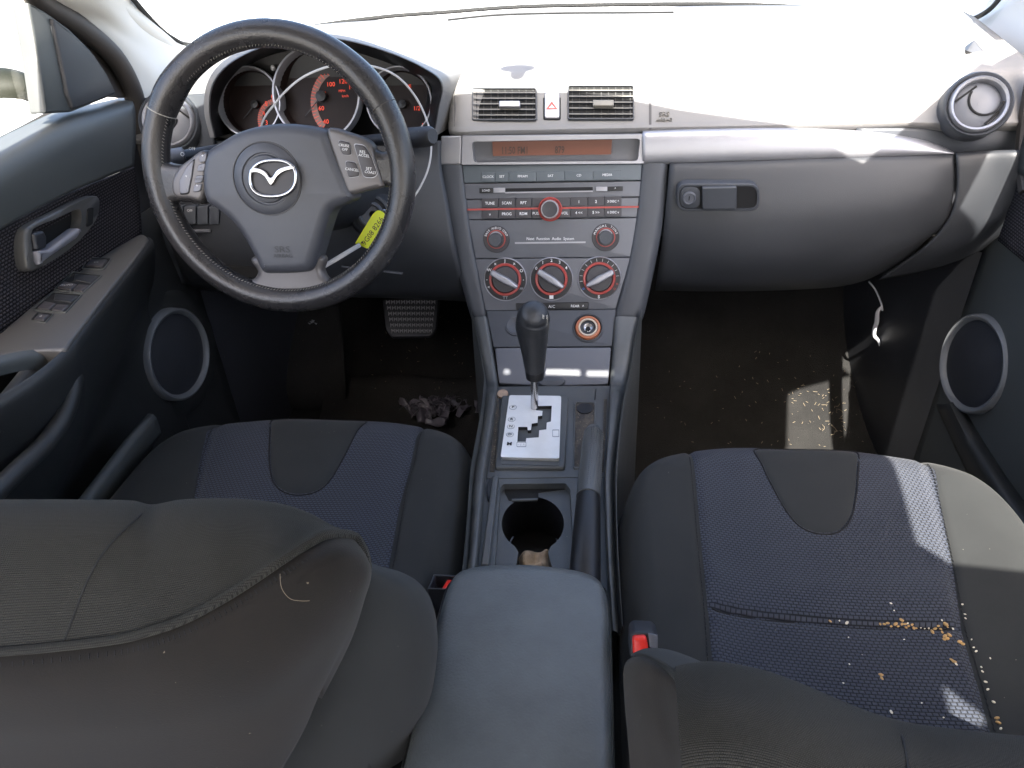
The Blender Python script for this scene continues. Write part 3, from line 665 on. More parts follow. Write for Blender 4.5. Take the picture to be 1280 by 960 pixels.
# ================================================================== CENTRE CONSOLE
K = thing('center_console', 'grey plastic console between the seats with shift gate, cup holder and padded armrest', 'console', (0, .6, .1))
def strip2(lst):
    rows = []
    for pl, py, xi, xo, lift in lst:
        sgn = 1 if xo > xi else -1
        a = pl.on(xi, py, lift); b = pl.on(xo, py, lift*.6); mid = pl.on(xi+(xo-xi)*.5, py, lift+.003)
        rows.append([a-pl.N*.04, a, mid, b, b+Vector((sgn*.005, .004, -.015)), b+Vector((sgn*.012, .03, -.40))])
    return rows
L2 = [(LOW, 398, 609.5, 592.5, .005), (LOW, 430, 614.5, 599, .006), (LOW, 478, 622, 608, .008), (CT, 500, 621, 607.5, .010), (CT, 540, 616, 603, .012), (CT, 600, 607, 593, .014), (CT, 650, 602.5, 589.5, .014), (CT, 720, 596, 584, .014), (CT, 800, 585, 573, .014)]
R2 = [(LOW, 398, 768, 799, .005), (LOW, 430, 766.5, 792, .006), (LOW, 478, 763, 784, .008), (CT, 500, 762, 779, .010), (CT, 540, 760, 773, .012), (CT, 600, 755, 767, .014), (CT, 650, 756, 767, .014), (CT, 720, 759, 769, .014), (CT, 800, 764, 774, .014)]
for L_ in (L2, R2):
    g = MB(); g.surf(strip2(L_), 'console', 4, 5); g.build('side_rail', K, smooth=60)
nc = CT.N
def hole_poly(g, outer, hole, pl, h, m, depth=0, mw=None, bottom=True):
    o = pl.pts(outer, h); i = pl.pts(hole, h); v = o+i
    fs = [tuple(t) for t in tessellate_polygon([o, i])]; g.add(v, fs, m)
    if depth:
        k = len(i); g.add(i+[p-pl.N*depth for p in i], [(q, (q+1) % k, k+(q+1) % k, k+q) for q in range(k)], mw or m)
        if bottom: g.add([p-pl.N*depth for p in i], [tuple(t) for t in tessellate_polygon([i])], mw or m)
# top plate in two pieces, the rear one holds the cup holder well
g = MB(); g.prism(CT.pts([(622, 483), (763, 482), (756, 596), (608, 598)]), nc, -.02, 0, 'console', .001)
g.prism([p for p in CT.pts(fil([(627, 497), (711, 498.5), (706.5, 588), (618.5, 588)], 4))], nc, 0, .006, 'console', .003)
g.prism(CT.pts(fil([(744.5, 487), (745.3, 487), (744, 500), (743, 500)], .2)), nc, 0, .001, 'hole')
g.build('top_plate', K)
slot = [(x/9.6+620, y/9.6+490) for x, y in ((440, 205), (670, 200), (660, 390), (610, 402), (605, 485), (520, 495), (515, 580), (365, 590), (360, 632), (258, 632), (270, 455), (378, 455), (382, 495), (422, 492), (430, 415), (500, 405), (505, 325), (555, 320), (560, 262), (440, 250))]
g = MB(); GT = CT.up(.006); outer = fil([(637, 497.5), (701.5, 498.5), (699, 577), (626, 575)], 2.5)
g.ring(GT.pts(outer), GT.pts(outer), nc, 0, .006, 'gate'); hole_poly(g, outer, slot, GT, .006, 'gate', .016, 'hole')
g.prism(GT.pts(fil([(625.5, 575.3), (699, 577.2), (697.5, 582.5), (627, 580.5)], 1.5)), nc, -.001, .001, 'console')
for y_, st in ((513, 'P'), (528, 'R'), (537, 'N'), (547, 'D')):
    c = GT.on(641.5-(y_-513)*.11, y_, .0062); r = wpx(c, 4.8); g.lathe(c, nc, [(r, 0), (r*.86, .0004)], 'foil', 20); g.text(st, GT, 641.5-(y_-513)*.11, y_, 4.2, 'ink', .0068, bold=.02)
g.text('M', GT, 637, 559, 6, 'ink', .0068, bold=.03); g.text('- | +', GT, 652, 559.5, 3.6, 'foil', .0068)
g.ring(GT.pts(rr(646, 556.5, 658, 562.5, 1)), GT.pts(rr(646.6, 557.1, 657.4, 561.9, 1)), nc, .006, .0067, 'foil')
g.ring(GT.pts(rr(690.5, 541, 699, 550, .8)), GT.pts(rr(691.2, 541.7, 698.3, 549.3, .8)), nc, .006, .0067, 'foil')
g.build('shift_gate', K)
g = MB(); T_ = fil([(718, 503), (745, 503), (744, 538), (737, 560), (734, 587), (716, 587)], 3)
g.ring(CT.pts(T_), CT.pts([(730+(a-730)*.88, 545+(b-545)*.96) for a, b in T_]), nc, 0, .003, 'console', bev=.001); g.add([p+nc*.0012 for p in CT.pts(T_)], [tuple(range(len(T_)))], 'dust')
c = CT.on(731, 512, .001); r = wpx(c, 10); g.lathe(c, nc, [(r, 0.0005), (r, .002), (.0005, .002)], 'black', 24); g.build('coin_tray', K)
g = MB(); g.prism(CT.pts([(621, 500), (624.5, 500), (618, 590), (612, 590)]), nc, 0, .0015, 'dust'); g.build('dust_groove', K); g = MB(); g.prism(CT.pts([(755, 500), (759, 500), (755, 590), (752, 590)]), nc, 0, .0015, 'dust'); g.build('dust_groove', K)
# cup holder well
g = MB(); well = fil([(628, 605), (707, 604), (713, 612), (718, 712), (618, 712), (625, 612)], [4, 2, 2, 2, 2, 2]); hole_poly(g, [(607, 599), (756, 597), (757, 640), (760, 760), (590, 760), (602, 640)], well, CT, .0, 'console', .018, 'console', False)
circ = [(666+39*math.cos(a), 655+34*math.sin(a)) for a in [2*math.pi*k/40 for k in range(40)]]
circ = [p for p in circ if not (abs(p[0]-666) < 19 and p[1] > 655)]; j = max(range(len(circ)), key=lambda q: (circ[q][0]-circ[q-1][0])**2)
circ = circ[j:]+circ[:j]; 
W2 = CT.up(-.012)
wv = [(624, 613), (712, 612), (717, 711), (619, 711)]
hl = sorted([p for p in circ], key=lambda p: math.atan2(p[1]-655, p[0]-666)); 
low_l = [(648, 690), (645, 709)]; low_r = [(690, 709), (685, 690)]
# order: go round by angle, inserting the notch at the bottom
rt_ = [p for p in hl if math.atan2(p[1]-655, p[0]-666) < math.pi/2]; lt_ = [p for p in hl if math.atan2(p[1]-655, p[0]-666) >= math.pi/2]
hp = rt_+[(685, 690), (690, 709), (645, 709), (648, 690)]+lt_
hole_poly(g, wv, hp, W2, .0, 'console', .075, 'black')
g.prism(W2.pts(fil([(631, 606), (706, 606), (706, 612), (673, 616), (673, 624), (636, 626), (631, 616)], 1)), nc, -.001, .001, 'hole')
g.prism(W2.pts([(640, 625), (672, 624), (672, 626.5), (640, 627.5)]), nc, 0, .003, 'console', .0008)
for (a0, a1) in ((150, 205), (-25, 30)):
    g.tube([W2.on(666, 665, -.035)+(CT.U*math.cos(R(a))*.0345+CT.V*math.sin(R(a))*.040) for a in np.linspace(a0, a1, 10)], .0012, 'radio', 6)
g.build('cup_holder', K, smooth=30)
g = MB(); g.prism(CT.pts(fil([(616, 601), (624, 600), (612, 712), (601, 712)], 2)), nc, -.001, .010, 'console', .003)
g.prism(CT.pts(cat2([(611, 603), (620, 597), (616, 615), (611, 628), (608, 616)], 4)), nc, .0, .005, 'dark', .002); g.build('slot_lid', K)
# armrest
def lid(name, y0, y1, x0, x1, z1, z0, m, parent):
    rows = []; nn = 10
    prof = [(-1.10, z0), (-1.06, z0+(z1-z0)*.35), (-1.01, z1-.030), (-.985, z1-.016), (-.90, z1-.003), (-.6, z1+.001), (0, z1+.004), (.6, z1+.001), (.90, z1-.003), (.985, z1-.016), (1.01, z1-.030), (1.05, z0+(z1-z0)*.35), (1.06, z0)]
    ys = [(y1+.002, .78, -.055), (y1+.003, .84, -.03), (y1-.002, .90, -.010), (y1-.012, .955, -.002), (y1-.035, 1, 0), (y1-.12, 1.02, 0), ((y0+y1)/2-.05, 1.03, 0), (y0, 1.05, -.002)]
    for y, w, dz in ys:
        xc = (x0+x1)/2; hw = (x1-x0)/2
        rows.append([Vector((xc+hw*u*w, y-.012*abs(u)**4*(1 if y > y1-.1 else 0), z+dz*(1 if z > z0+.05 else 0))) for u, z in prof])
    g = MB(); g.surf(rows, m, 5, 6); f = len(g.v); return g.build(name, parent, smooth=80)
lid('armrest', .12, .572, -.088, .094, .536, .20, 'armrest', K)
g = MB(); g.box((0, .35, .20), (.19, .42, .40), 'black'); g.box((0, .9, .2), (.18, .5, .38), 'black'); g.build('console_core', K)

# ================================================================== GEAR SHIFTER
G = thing('gear_shifter', 'black leather gear lever with rounded knob standing on the silver gate plate', 'gear lever', tuple(GT.on(667, 514)))
base = GT.on(668, 514, -.01); topc = P(665, 400, Y=.90)
nk = P(668, 466, Y=.925)
g = MB(); g.tube([base, nk.lerp(base, .4), nk+Vector((0, 0, .01))], [.006, .0058, .0062], 'chrome', 14); g.build('shaft', G)
pth = [P(668.5, 466, Y=.925), P(668.5, 461, Y=.925), P(667.5, 442, Y=.918), P(666.5, 424, Y=.912), P(665.5, 408, Y=.906), P(667, 396, Y=.90), P(669.5, 391, Y=.892)]
rads = [.0130, .0150, .0182, .0215, .0243, .0236, .0180]
pp = cat(pth, 5); rrx = list(np.interp(np.linspace(0, 6, len(pp)), range(7), rads))
# round the crown of the knob
pp += [pp[-1]+(pp[-1]-pp[-3]).normalized()*q for q in (.0035, .0058, .0068)]; rrx += [.0125, .007, .001]
g = MB(); g.tube(pp, rrx, 'knob', 28, flat=1.0); g.build('knob', G, smooth=80)
g = MB()
dv = (CO-P(666, 410, Y=.91)).normalized(); sd = CR
for k in range(26):
    i0 = 1+k; 
    if i0 >= len(pp)-6: break
    p = pp[i0]; rr0 = rrx[i0]
    for off in (.55, .78):
        q = p+sd*rr0*off*1.03+dv*rr0*math.sqrt(1-off*off)*1.03
        g.box(q, (.0030, .0011, .0011), 'stitch', Matrix.Rotation(.5 if off < .6 else -.5, 3, 'Y'))
g.build('stitching', G)
g = MB(); p = P(668.5, 458, Y=.925); g.tube([P(668.5, 472, Y=.925), P(668.5, 458, Y=.925)], [.0135, .0155], 'black', 24); g.build('collar', G)
# parking brake
B = thing('parking_brake', 'grey parking brake lever lying beside the cup holder under the armrest edge', 'brake lever', tuple(CT.on(738, 600)))
g = MB(); a = P(741.5, 543, Z=.520); b = P(735.5, 622, Z=.520); g.tube([a+Vector((0, .012, -.004)), a+Vector((0, .008, 0)), a, a.lerp(b, .3), a.lerp(b, .7), b], [.004, .011, .0140, .0150, .0155, .0157], 'console', 24)
for k in range(30):
    q = a.lerp(b, .04+.92*k/30)
    for w in np.linspace(-.1, 1.3, 8): g.ell(q+Vector((math.sin(w)*.0150, (0.5 if int(w*10) % 2 else 0)*.003, math.cos(w)*.0150)), (.0011, .0011, .0011), 'console', seg=5, rings=3)
g.build('grip', B, smooth=60)
g = MB(); c_ = P(731, 720, Z=.505); e_ = P(729, 800, Z=.47); g.tube([b, b.lerp(c_, .1), c_, e_], [.0150, .0158, .0185, .019], 'black', 24); g.build('lever', B, smooth=60)
# small cap and tissue
c = CT.on(628.5, 494.5, .003); r = wpx(c, 7.3); g = MB(); g.lathe(c, (nc+Vector((0, -.2, 0))).normalized(), [(r*.95, -.004), (r, 0), (r*.9, .0022), (.0005, .0024)], 'coin', 28)
tag(g.build('coin'), 'round dull coppery coin at the top left corner of the shift plate', 'coin')
g = MB(); rows = []
random.seed(3)
for j in range(6):
    rows.append([W2.on(646+i*7.5, 676+j*6.5, -.016-.012*random.random()-(.02 if i in (0, 6) else 0)) for i in range(7)])
g.surf(rows, 'tissue', 3, 3); tag(g.build('paper_scrap', smooth=25, solid=.0008), 'crumpled brown paper scrap lying in the cup holder', 'paper')

# ================================================================== STEERING WHEEL
W = thing('steering_wheel', 'black leather three spoke steering wheel with worn rim and oval emblem', 'steering wheel', tuple(WH.p))
def wp(px, py, h=0): return WH.on(px, py, h)
RC = WH.p.copy()
# rim fitted to the traced outer circle
c_ = (wp(345, 26)+wp(345, 386))/2; c_ = Vector(((wp(177, 200).x+wp(521, 200).x)/2, c_.y, c_.z)); RO = .5*((wp(177, 200)-wp(521, 200)).length+(wp(345, 26)-wp(345, 386)).length)/2
RT = .0178; RM = RO-RT
g = MB(); k = 120; path = [c_+(WH.U*math.cos(a)+WH.V*math.sin(a))*RM for a in [2*math.pi*i/k for i in range(k)]]
vs = []; fs = []; sg = 20
for i in range(k):
    a = 2*math.pi*i/k; d = WH.U*math.cos(a)+WH.V*math.sin(a); th = RT*(1+.10*sum(math.exp(-((a-R(q))/.16)**2) for q in (38, 142)))
    for q in range(sg):
        b = 2*math.pi*q/sg; vs.append(c_+d*(RM+th*math.cos(b))+WH.N*(th*1.12*math.sin(b)))
for i in range(k):
    for q in range(sg): fs.append((i*sg+q, i*sg+(q+1) % sg, ((i+1) % k)*sg+(q+1) % sg, ((i+1) % k)*sg+q))
g.add(vs, fs, 'leather'); RIM = g.build('rim', W, smooth=80)
g = MB()
for i in range(230):
    a = 2*math.pi*i/230; 
    d = WH.U*math.cos(a)+WH.V*math.sin(a); t = -WH.U*math.sin(a)+WH.V*math.cos(a)
    b = R(150); p = c_+d*(RM+RT*1.01*math.cos(b))+WH.N*(RT*1.13*math.sin(b)); w = (d*math.cos(b)+WH.N*math.sin(b)); s_ = w.cross(t)*.0015+t*.0007
    g.add([p-s_-t*.0003, p-s_+t*.0003, p+s_+t*.0003, p+s_-t*.0003], [(0, 1, 2, 3)], 'stitch')
g.build('stitching', RIM, solid=.0005)
for aa in (R(28), R(152)):
    g = MB(); d = WH.U*math.cos(aa)+WH.V*math.sin(aa)
    g.tube([c_+d*(RM+RT*1.015*math.cos(b))+WH.N*(RT*1.14*math.sin(b)) for b in [2*math.pi*i/24 for i in range(24)]], .0007, 'stitch' if aa > 1 else 'rubber', 6, closed=True); g.build('seam', RIM)
# spokes
def padp(pts, h0, h1, m, name, bev, parent=W, n_=6, sm=True, org=None, smooth=60):
    q = cat2(pts, n_) if sm else fil(pts, 4)
    g = MB(); g.prism([wp(a, b) for a, b in q], WH.N, h0, h1, m, bev, 5); return g
g = padp([(196, 196), (212, 204), (235, 205), (262, 195), (262, 250), (240, 253), (222, 252), (210, 262), (200, 262), (192, 230)], -.010, .013, 'leather', 'x', .010); g.build('spoke_cover', W, smooth=60)
g = padp([(420, 170), (455, 178), (480, 190), (500, 175), (508, 200), (504, 250), (492, 262), (488, 235), (465, 235), (440, 238)], -.010, .013, 'leather', 'x', .010); g.build('spoke_cover', W, smooth=60)
g = padp([(318, 320), (400, 318), (404, 338), (412, 350), (430, 355), (405, 372), (370, 377), (330, 376), (300, 368), (285, 350), (312, 350), (322, 340)], -.010, .006, 'spoke', 'x', .010); g.build('lower_spoke', W, smooth=60)
# airbag cover
ab = [(264, 192), (282, 178), (305, 165), (335, 157), (368, 155), (398, 159), (415, 166), (424, 190), (440, 228), (446, 246), (436, 254), (420, 262), (411, 285), (403, 312), (395, 334), (380, 339), (350, 340), (334, 338), (325, 322), (312, 298), (298, 278), (280, 262), (264, 250), (259, 222)]
g = padp(ab, -.02, .022, 'hub', 'x', .014)
c = wp(342.5, 223, .0222); r = wpx(c, 1)
for k_ in range(6):
    a = R(90+60*k_-4); d = WH.U*math.cos(a)+WH.V*math.sin(a); t = WH.N.cross(d); g.prism([c+d*r*34+t*.0006, c+d*r*39+t*.0006, c+d*r*39-t*.0006, c+d*r*34-t*.0006], WH.N, -.0002, .0006, 'hole')
g.lathe(c, WH.N, [(r*45.2, -.0006), (r*44.8, .0009), (r*43.6, .0009), (r*43.2, -.0006)], 'glyph', 64)
g.lathe(c, WH.N, [(r*43.2, .0001), (r*42, .0012), (r*32, .0025), (r*31, .0005), (r*29.5, .0005), (r*28, .004), (r*15, .007), (.0005, .008)], 'hub', 64)
g.text('SRS', Pl(c, WH.U, WH.V), 353, 312, 8, 'glyph', .0008, sx=1.2); g.text('AIRBAG', Pl(c, WH.U, WH.V), 354, 320, 5, 'glyph', .0008)
HB = g.build('airbag_cover', W, smooth=50)
EP = Pl(wp(342, 223, .031), WH.U, WH.V)
g = MB(); ov = [(342+28.5*math.copysign(abs(math.cos(a))**.82, math.cos(a)), 223-22.5*math.copysign(abs(math.sin(a))**.85, math.sin(a))-1.2*math.cos(a)) for a in [2*math.pi*i/60 for i in range(60)]]
g.tube([EP.on(a, b, .0015) for a, b in ov], .0027, 'chrome', 10, closed=True)
g.add(EP.pts(ov, -.0004), [tuple(range(60))], 'btn')
g.prism(EP.pts(cat2([(313.5, 216), (323, 216), (332, 221), (340, 232), (348, 221), (357, 214.5), (369, 211), (368, 206.5), (356, 208.5), (347, 213), (340, 222), (333, 214), (324, 210), (315, 210.5)], 4)), EP.N, 0, .004, 'chrome', .0012)
g.build('emblem', HB, smooth=50)
g = padp([(264, 190), (262, 246), (243, 248), (226, 245), (222, 228), (229, 212), (242, 200)], -.006, .018, 'spoke', 'x', .006, n_=5); SK = g.build('switch_plate', W, smooth=60)
SKP = Pl(wp(243, 220, .018), WH.U, WH.V)
for q, tx in (([(234, 209), (243, 200), (240, 222), (236, 241), (226, 242), (225, 226)], ''), ([(250, 195), (259, 191), (258, 202), (250, 203)], ''), ([(249, 206), (258, 204), (256, 214), (247, 214)], '<'), ([(246, 220), (255, 219), (253, 228), (244, 229)], 'MODE'), ([(244, 231), (253, 230), (251, 239), (242, 240)], '')):
    g = MB(); g.prism(SKP.pts(fil(q, 2.5)), SKP.N, 0, .0022, 'pkey', .0009); x_ = sum(a for a, b in q)/len(q); y_ = sum(b for a, b in q)/len(q)
    g.ring(SKP.pts(fil(q, 2.5)), SKP.pts([(x_+(a-x_)*1.10, y_+(b-y_)*1.10) for a, b in fil(q, 2.5)]), SKP.N, .0001, .0004, 'hole')
    if tx: g.text(tx, SKP, x_, y_, 2.8, 'glyph', .0026)
    else: g.text('+', SKP, x_, y_-3, 4, 'white', .0026)
    g.build('wheel_key', SK)
g = padp([(414, 162), (440, 166), (466, 178), (474, 200), (482, 226), (482, 233), (462, 238), (442, 242), (434, 228), (424, 200)], -.006, .018, 'spoke', 'x', .006, n_=5); SK2 = g.build('switch_plate', W, smooth=60)
S2 = Pl(wp(448, 200, .018), WH.U, WH.V)
for q, ts in (([(423, 175), (437, 178), (440, 194), (428, 193)], (('CRUISE', 431, 182, 3), ('OFF', 432, 187, 3))), ([(432, 201), (445, 203), (450, 220), (436, 222)], (('CANCEL', 441, 212, 3.2),)), ([(443, 180), (456, 182), (464, 195), (472, 218), (466, 222), (455, 221)], (('RES', 454, 190, 3.4), ('ACCEL', 456, 194.5, 3.2), ('SET', 462, 211, 3.4), ('COAST', 464, 215.5, 3.2)))):
    g = MB(); g.prism(S2.pts(fil(q, 4)), S2.N, 0, .003, 'bkey', .001); x_ = sum(a for a, b in q)/len(q); y_ = sum(b for a, b in q)/len(q)
    g.ring(S2.pts(fil(q, 4)), S2.pts([(x_+(a-x_)*1.08, y_+(b-y_)*1.05) for a, b in fil(q, 4)]), S2.N, .0001, .0006, 'silver')
    for t_, a, b, hh in ts: g.text(t_, S2, a, b, hh, 'white', .0034, ang=R(-8))
    g.build('wheel_key', SK2)
g = MB(); g.lathe(WH.p, -WH.N, [(.06, -.0), (.065, .03), (.05, .11)], 'black', 32); g.build('hub_shell', W)

# zip tie loop, tag and key
Z = thing('key_tag', 'bright yellow marked key tag on a white nylon loop hanging at the steering wheel', 'key tag', tuple(P(466, 290, Y=1.0)))
g = MB(); lp = [P(a, b, Y=y) for a, b, y in ((398, 336, .93), (372, 290, 1.08), (335, 220, 1.10), (326, 162, 1.09), (345, 128, 1.075), (372, 101, 1.065), (402, 86, 1.06), (432, 80, 1.055), (470, 84, 1.06), (498, 97, 1.07), (520, 122, 1.08), (534, 152, 1.085), (539, 178, 1.08), (536, 208, 1.07), (524, 236, 1.06), (505, 262, 1.055), (488, 280, 1.05))]
lp = cat(lp, 6); g.tube(lp, .0015, 'tie', 8, flat=.6, up=(0, -1, 0)); g.build('nylon_loop', Z)
g = MB(); g.tube([P(398, 337, Y=.935), P(425, 321, Y=.95), P(450, 306, Y=.975)], [.0032, .0035, .0032], 'tie', 8, flat=.5, up=(0, -1, .4)); g.build('nylon_tail', Z)
TG = Pl(P(465, 290, Y=.99), (1, 0, .05), (0, .3, 1)); q = fil([(444, 304), (460, 311), (483, 274), (481, 266), (473, 262), (467, 266)], [1, 1, 4, 4, 4, 4])
g = MB(); g.prism(TG.pts(q), TG.N, 0, .0014, 'yellow', .0004); g.build('tag', Z)
tgm = bpy.data.objects['tag']; g = MB(); d = (TG.on(478, 272)-TG.on(454, 306)); aang = math.atan2(d.dot(TG.V), d.dot(TG.U))
g.text('9G08 8266', TG, 466.5, 289, 6.5, 'ink', .0018, ang=aang, sx=1.0); c = TG.on(453, 303, .0016); g.lathe(c, TG.N, [(.0016, 0), (.0001, .0002)], 'ink', 12); g.build('handwriting', tgm)
g = MB(); kk = P(466, 268, Y=1.055); g.tube([kk, P(474, 270, Y=1.03), P(480, 268, Y=1.0)], [.006, .006, .003], 'black', 10)
g.lathe(TG.on(480, 267, .0), TG.N, [(.004, -.0005), (.005, .0008), (.006, -.0005)], 'chrome', 20); g.build('key', Z)
# ================================================================== FOOTWELL
def floor_z(y):
    return float(np.interp(y, [-.5, .3, .9, 1.25, 1.45, 1.62, 1.70, 1.72], [.02, .02, .03, .05, .12, .30, .55, .8]))
BP = thing('brake_pedal', 'wide black brake pedal with ribbed rubber tread above the driver floor mat', 'pedal', tuple(P(513, 400, Y=1.42)))
BL = Pl(P(513, 397, Y=1.40), (1, .06, 0), (0, .75, .66)); nb = BL.N
g = MB(); q = fil([(478, 374), (549, 372), (545, 411), (538, 420), (489, 421), (482, 411)], 3); g.prism(BL.pts(q), nb, -.012, .0, 'dark', .003); g.build('pedal_pad', BP)
g = MB()
for j in range(6):
    y = 378+j*7.2; x0, x1 = 482+j*1.4, 545-j*.9; nn = 10
    for i in range(nn):
        x = x0+(x1-x0)*(i+.5+(.0 if j % 2 else .0))/nn; w = (x1-x0)/nn*.36
        g.prism(BL.pts([(x-w, y-2.4), (x, y-.6), (x-w, y+2.4)]), nb, -.001, .003, 'tread'); g.prism(BL.pts([(x+w, y-2.4), (x, y-.6), (x+w, y+2.4)]), nb, -.001, .003, 'tread')
g.build('tread', BP)
g = MB(); a = BL.on(540, 375, -.01); g.tube([a, a+Vector((.02, .06, .10)), a+Vector((.03, .12, .26))], .009, 'dark', 8); g.build('pedal_arm', BP)
g = MB(); rows = []
for y in np.linspace(.55, 1.50, 12):
    rows.append([Vector((x, y, floor_z(y)+.012+.004*math.sin(x*30+y*9)+(.012 if abs(x+.38) > .215 else 0))) for x in np.linspace(-.60, -.155, 11)])
g.surf(rows, 'mat', 3, 3); tag(g.build('floor_mat', solid=.006), 'dusty black floor mat in the driver footwell under the brake pedal', 'floor mat')
g = MB(); q = [[P(345, 382, Y=1.58), P(385, 380, Y=1.575), P(425, 380, Y=1.58)], [P(338, 440, Y=1.50), P(385, 438, Y=1.49), P(430, 438, Y=1.50)], [P(334, 480, Y=1.46), P(385, 484, Y=1.44), P(432, 482, Y=1.46)], [P(334, 506, Y=1.46), P(385, 508, Y=1.44), P(432, 506, Y=1.46)]]
g.surf(q, 'mat', 5, 5); o = tag(g.build('footrest', solid=.02), 'worn carpet covered footrest left of the brake pedal', 'footrest')
FRP = Pl(P(385, 400, Y=1.535), (1, 0, 0), (0, .5, .8)); g = MB()
for k in range(9):
    x, y = 380+random.uniform(0, 14), 398+random.uniform(0, 9); g.prism(FRP.pts([(x, y), (x+4, y+1), (x+3, y+3)]), FRP.N, 0, .002, 'foil')
g.build('scuff', o)
g = MB()
for x0, x1, s in ((-.742, -.68, 0), (.68, .762, 0)):   # kick panels and sill trims
    g.surf([[Vector((x0 if x0 < 0 else x1, y, z)) + Vector(((.09 if x0 < 0 else -.09)*max(0, (y-1.18)/.45), 0, 0)) for y in (1.16, 1.3, 1.45, 1.7)] for z in (.9, .6, .35, .0)], 'dark', 4, 3)
struct(g, 'kick_panel_walls', solid=.004)
random.seed(11)
g = MB()
for (cx_, cy_, n_) in ((550, 503, 30), (585, 488, 24), (530, 508, 18), (598, 505, 10)):
    for k in range(n_):
        x, y = random.gauss(cx_, 12), random.gauss(cy_, 7); c = P(x, y, Z=.14)
        rows = []; a = random.uniform(0, 3.14); l = random.uniform(.02, .055); w = random.uniform(.006, .018)
        for j in range(4):
            rows.append([c+Rz(a)@Vector(((j-1.5)*l*.4, (i-1)*w, random.uniform(-.01, .018))) for i in range(3)])
        g.surf(rows, 'shred', 3, 3)
tag(g.build('torn_cloth', solid=.0008, smooth=25), 'torn purple grey cloth scraps on the driver floor beside the console', 'cloth')
g = MB()
g.tube(cat([P(a, b, Y=1.46) for a, b in ((1086, 352), (1094, 362), (1101, 378), (1103, 388))], 5), .0018, 'tie', 6)
pp2 = cat([P(a, b, Y=1.46) for a, b in ((1102, 383), (1097, 390), (1096, 402), (1093, 412), (1093, 420), (1098, 426), (1101, 438))], 5); g.tube(pp2, list(np.interp(np.linspace(0, 6, len(pp2)), range(7), [.002, .004, .005, .0045, .004, .003, .001])), 'tie', 8)
tag(g.build('white_cord'), 'short white cord hanging down the dark passenger footwell', 'cord')
g = MB(); g.tube(cat([LOW.on(a, b, -.01)+Vector((.02, -.02, 0)) for a, b in ((778, 462), (781, 480), (784, 505), (788, 530), (787, 545))], 5), .0012, 'dust', 6)
# straw and lint
def floor_pt(px, py):
    d = ray(px, py); 
    for k in range(400):
        p = CO+d*(.6+k*.006)
        if p.z < floor_z(p.y)+.006: return p
    return p
g = MB()
for (x0, y0, x1, y1, n_) in ((985, 480, 1055, 550, 34), (1020, 500, 1060, 545, 30), (820, 440, 1120, 560, 70), (345, 480, 430, 512, 60), (440, 400, 600, 520, 60)):
    for k in range(n_):
        p = floor_pt(random.uniform(x0, x1), random.uniform(y0, y1)); a = random.uniform(0, 3.14); l = random.uniform(.0015, .005 if x0 > 900 else .003); d = Rz(a)@Vector((l, 0, random.uniform(-.001, .002)))
        p.z += .004+ (.012 if x0 < 700 else 0); g.tube([p-d, p, p+d], .00045, 'straw', 4)
g.prism([P(1062+random.uniform(-5, 5), 520+random.uniform(-12, 6), Z=.10) for _ in range(3)], (0, 0, 1), 0, .004, 'straw')
tag(g.build('straw_debris'), 'dry straw bits and lint scattered over the dark floor carpet', 'debris', kind='stuff')

